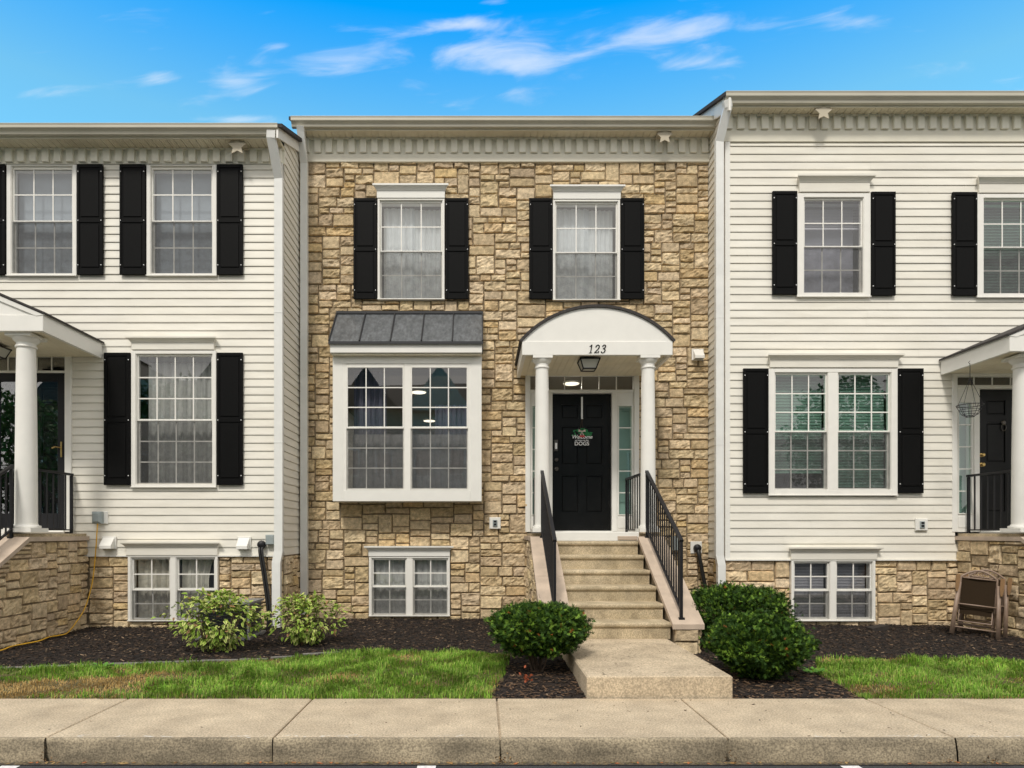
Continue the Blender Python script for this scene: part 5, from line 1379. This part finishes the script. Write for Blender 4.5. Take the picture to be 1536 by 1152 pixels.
# cloud coordinates on a plane overhead-ish: u=x/y, v=z/y
yy = math_('MAXIMUM', sep.outputs['Y'], .05)
u = math_('DIVIDE', sep.outputs['X'], yy); v = math_('DIVIDE', sep.outputs['Z'], yy)
cmb = N.new('ShaderNodeCombineXYZ'); L.new(u, cmb.inputs[0]); L.new(math_('ADD', v, math_('MULTIPLY', u, -.12)), cmb.inputs[1])
mp = N.new('ShaderNodeMapping'); mp.inputs['Scale'].default_value = (7, 24, 1); L.new(cmb.outputs[0], mp.inputs[0])
nz = N.new('ShaderNodeTexNoise'); nz.inputs['Scale'].default_value = 1.; nz.inputs['Detail'].default_value = 9; nz.inputs['Roughness'].default_value = .55; nz.inputs['Distortion'].default_value = .5; L.new(mp.outputs[0], nz.inputs['Vector'])
acc = None
for (cx, cy, rx, ry, k) in ((790,75,230,38,1.),(1010,45,110,28,.95),(1050,95,80,13,.9),(500,88,150,20,.9),(355,130,50,15,1.1),(250,118,40,16,1.),(1270,35,60,15,1.),(690,38,45,10,.9),(775,100,60,14,1.),(410,68,30,8,.8),(745,2,30,7,.9),(375,180,75,9,1.),(700,35,70,14,.5),(1140,35,50,14,.5),(800,145,40,14,.4),(90,140,90,9,.4)):
    uu, vv = (cx-722)/1000, (798-cy)/1000
    dx = math_('DIVIDE', math_('SUBTRACT', u, uu), rx/1000); dy = math_('DIVIDE', math_('SUBTRACT', math_('SUBTRACT', v, vv), math_('MULTIPLY', math_('SUBTRACT', u, uu), .10 if rx > 100 else .05)), ry/1000)
    d2 = math_('ADD', math_('MULTIPLY', dx, dx), math_('MULTIPLY', dy, dy))
    g_ = math_('MULTIPLY', math_('EXPONENT', math_('MULTIPLY', d2, -1.)), k)
    acc = g_ if acc is None else math_('ADD', acc, g_)
front_c = rng_(math_('ADD', nz.outputs['Fac'], math_('MULTIPLY', acc, .28)), .60, 1.04)
front_c = math_('MULTIPLY', front_c, rng_(sep.outputs['Y'], .05, .3))
# unseen cloud bank overhead and behind the viewer, added for soft white light
n2 = N.new('ShaderNodeTexNoise'); n2.inputs['Scale'].default_value = 2.2; n2.inputs['Detail'].default_value = 6; L.new(tc.outputs['Generated'], n2.inputs['Vector'])
back = rng_(math_('ADD', sep.outputs['Y'], math_('MULTIPLY', math_('SUBTRACT', n2.outputs['Fac'], .5), .3)), .42, .20, 0, 1)
fac = math_('MAXIMUM', math_('MULTIPLY', front_c, .52), back)
cl = N.new('ShaderNodeMix'); cl.data_type = 'RGBA'; L.new(n2.outputs['Fac'], cl.inputs[0]); cl.inputs[6].default_value = (8.4,8.25,8.1,1); cl.inputs[7].default_value = (12.3,11.9,11.4,1)
fin = N.new('ShaderNodeMix'); fin.data_type = 'RGBA'; L.new(fac, fin.inputs[0]); L.new(mul.outputs[2], fin.inputs[6]); L.new(cl.outputs[2], fin.inputs[7])
L.new(fin.outputs[2], bg.inputs[0])
sl = bpy.data.lights.new('sun', 'SUN'); sl.energy = 2.2; sl.angle = R(9); sl.color = (1,.95,.87)
so_ = bpy.data.objects.new('sun', sl); COL.objects.link(so_)
az = R(SUN_AZ); dirv = Vector((math.sin(az)*math.cos(R(SUN_EL)), math.cos(az)*math.cos(R(SUN_EL)), math.sin(R(SUN_EL))))
so_.rotation_euler = dirv.to_track_quat('Z', 'Y').to_euler(); so_.location = dirv*30
cam = bpy.data.cameras.new('camera'); co_ = bpy.data.objects.new('camera', cam); COL.objects.link(co_)
co_.location = (0, 0, EYE); co_.rotation_euler = (R(90), 0, 0)
cam.sensor_width = 36; cam.lens = 1000/1536*36; cam.shift_x = 46/1536; cam.shift_y = 222/1536; cam.clip_start = .05; cam.clip_end = 2000
sc.camera = co_
sc.view_settings.view_transform = 'Standard'; sc.view_settings.look = 'None'; sc.view_settings.exposure = .08; sc.view_settings.gamma = 1
sc.cycles.max_bounces = 8; sc.cycles.transparent_max_bounces = 12; sc.cycles.use_denoising = True
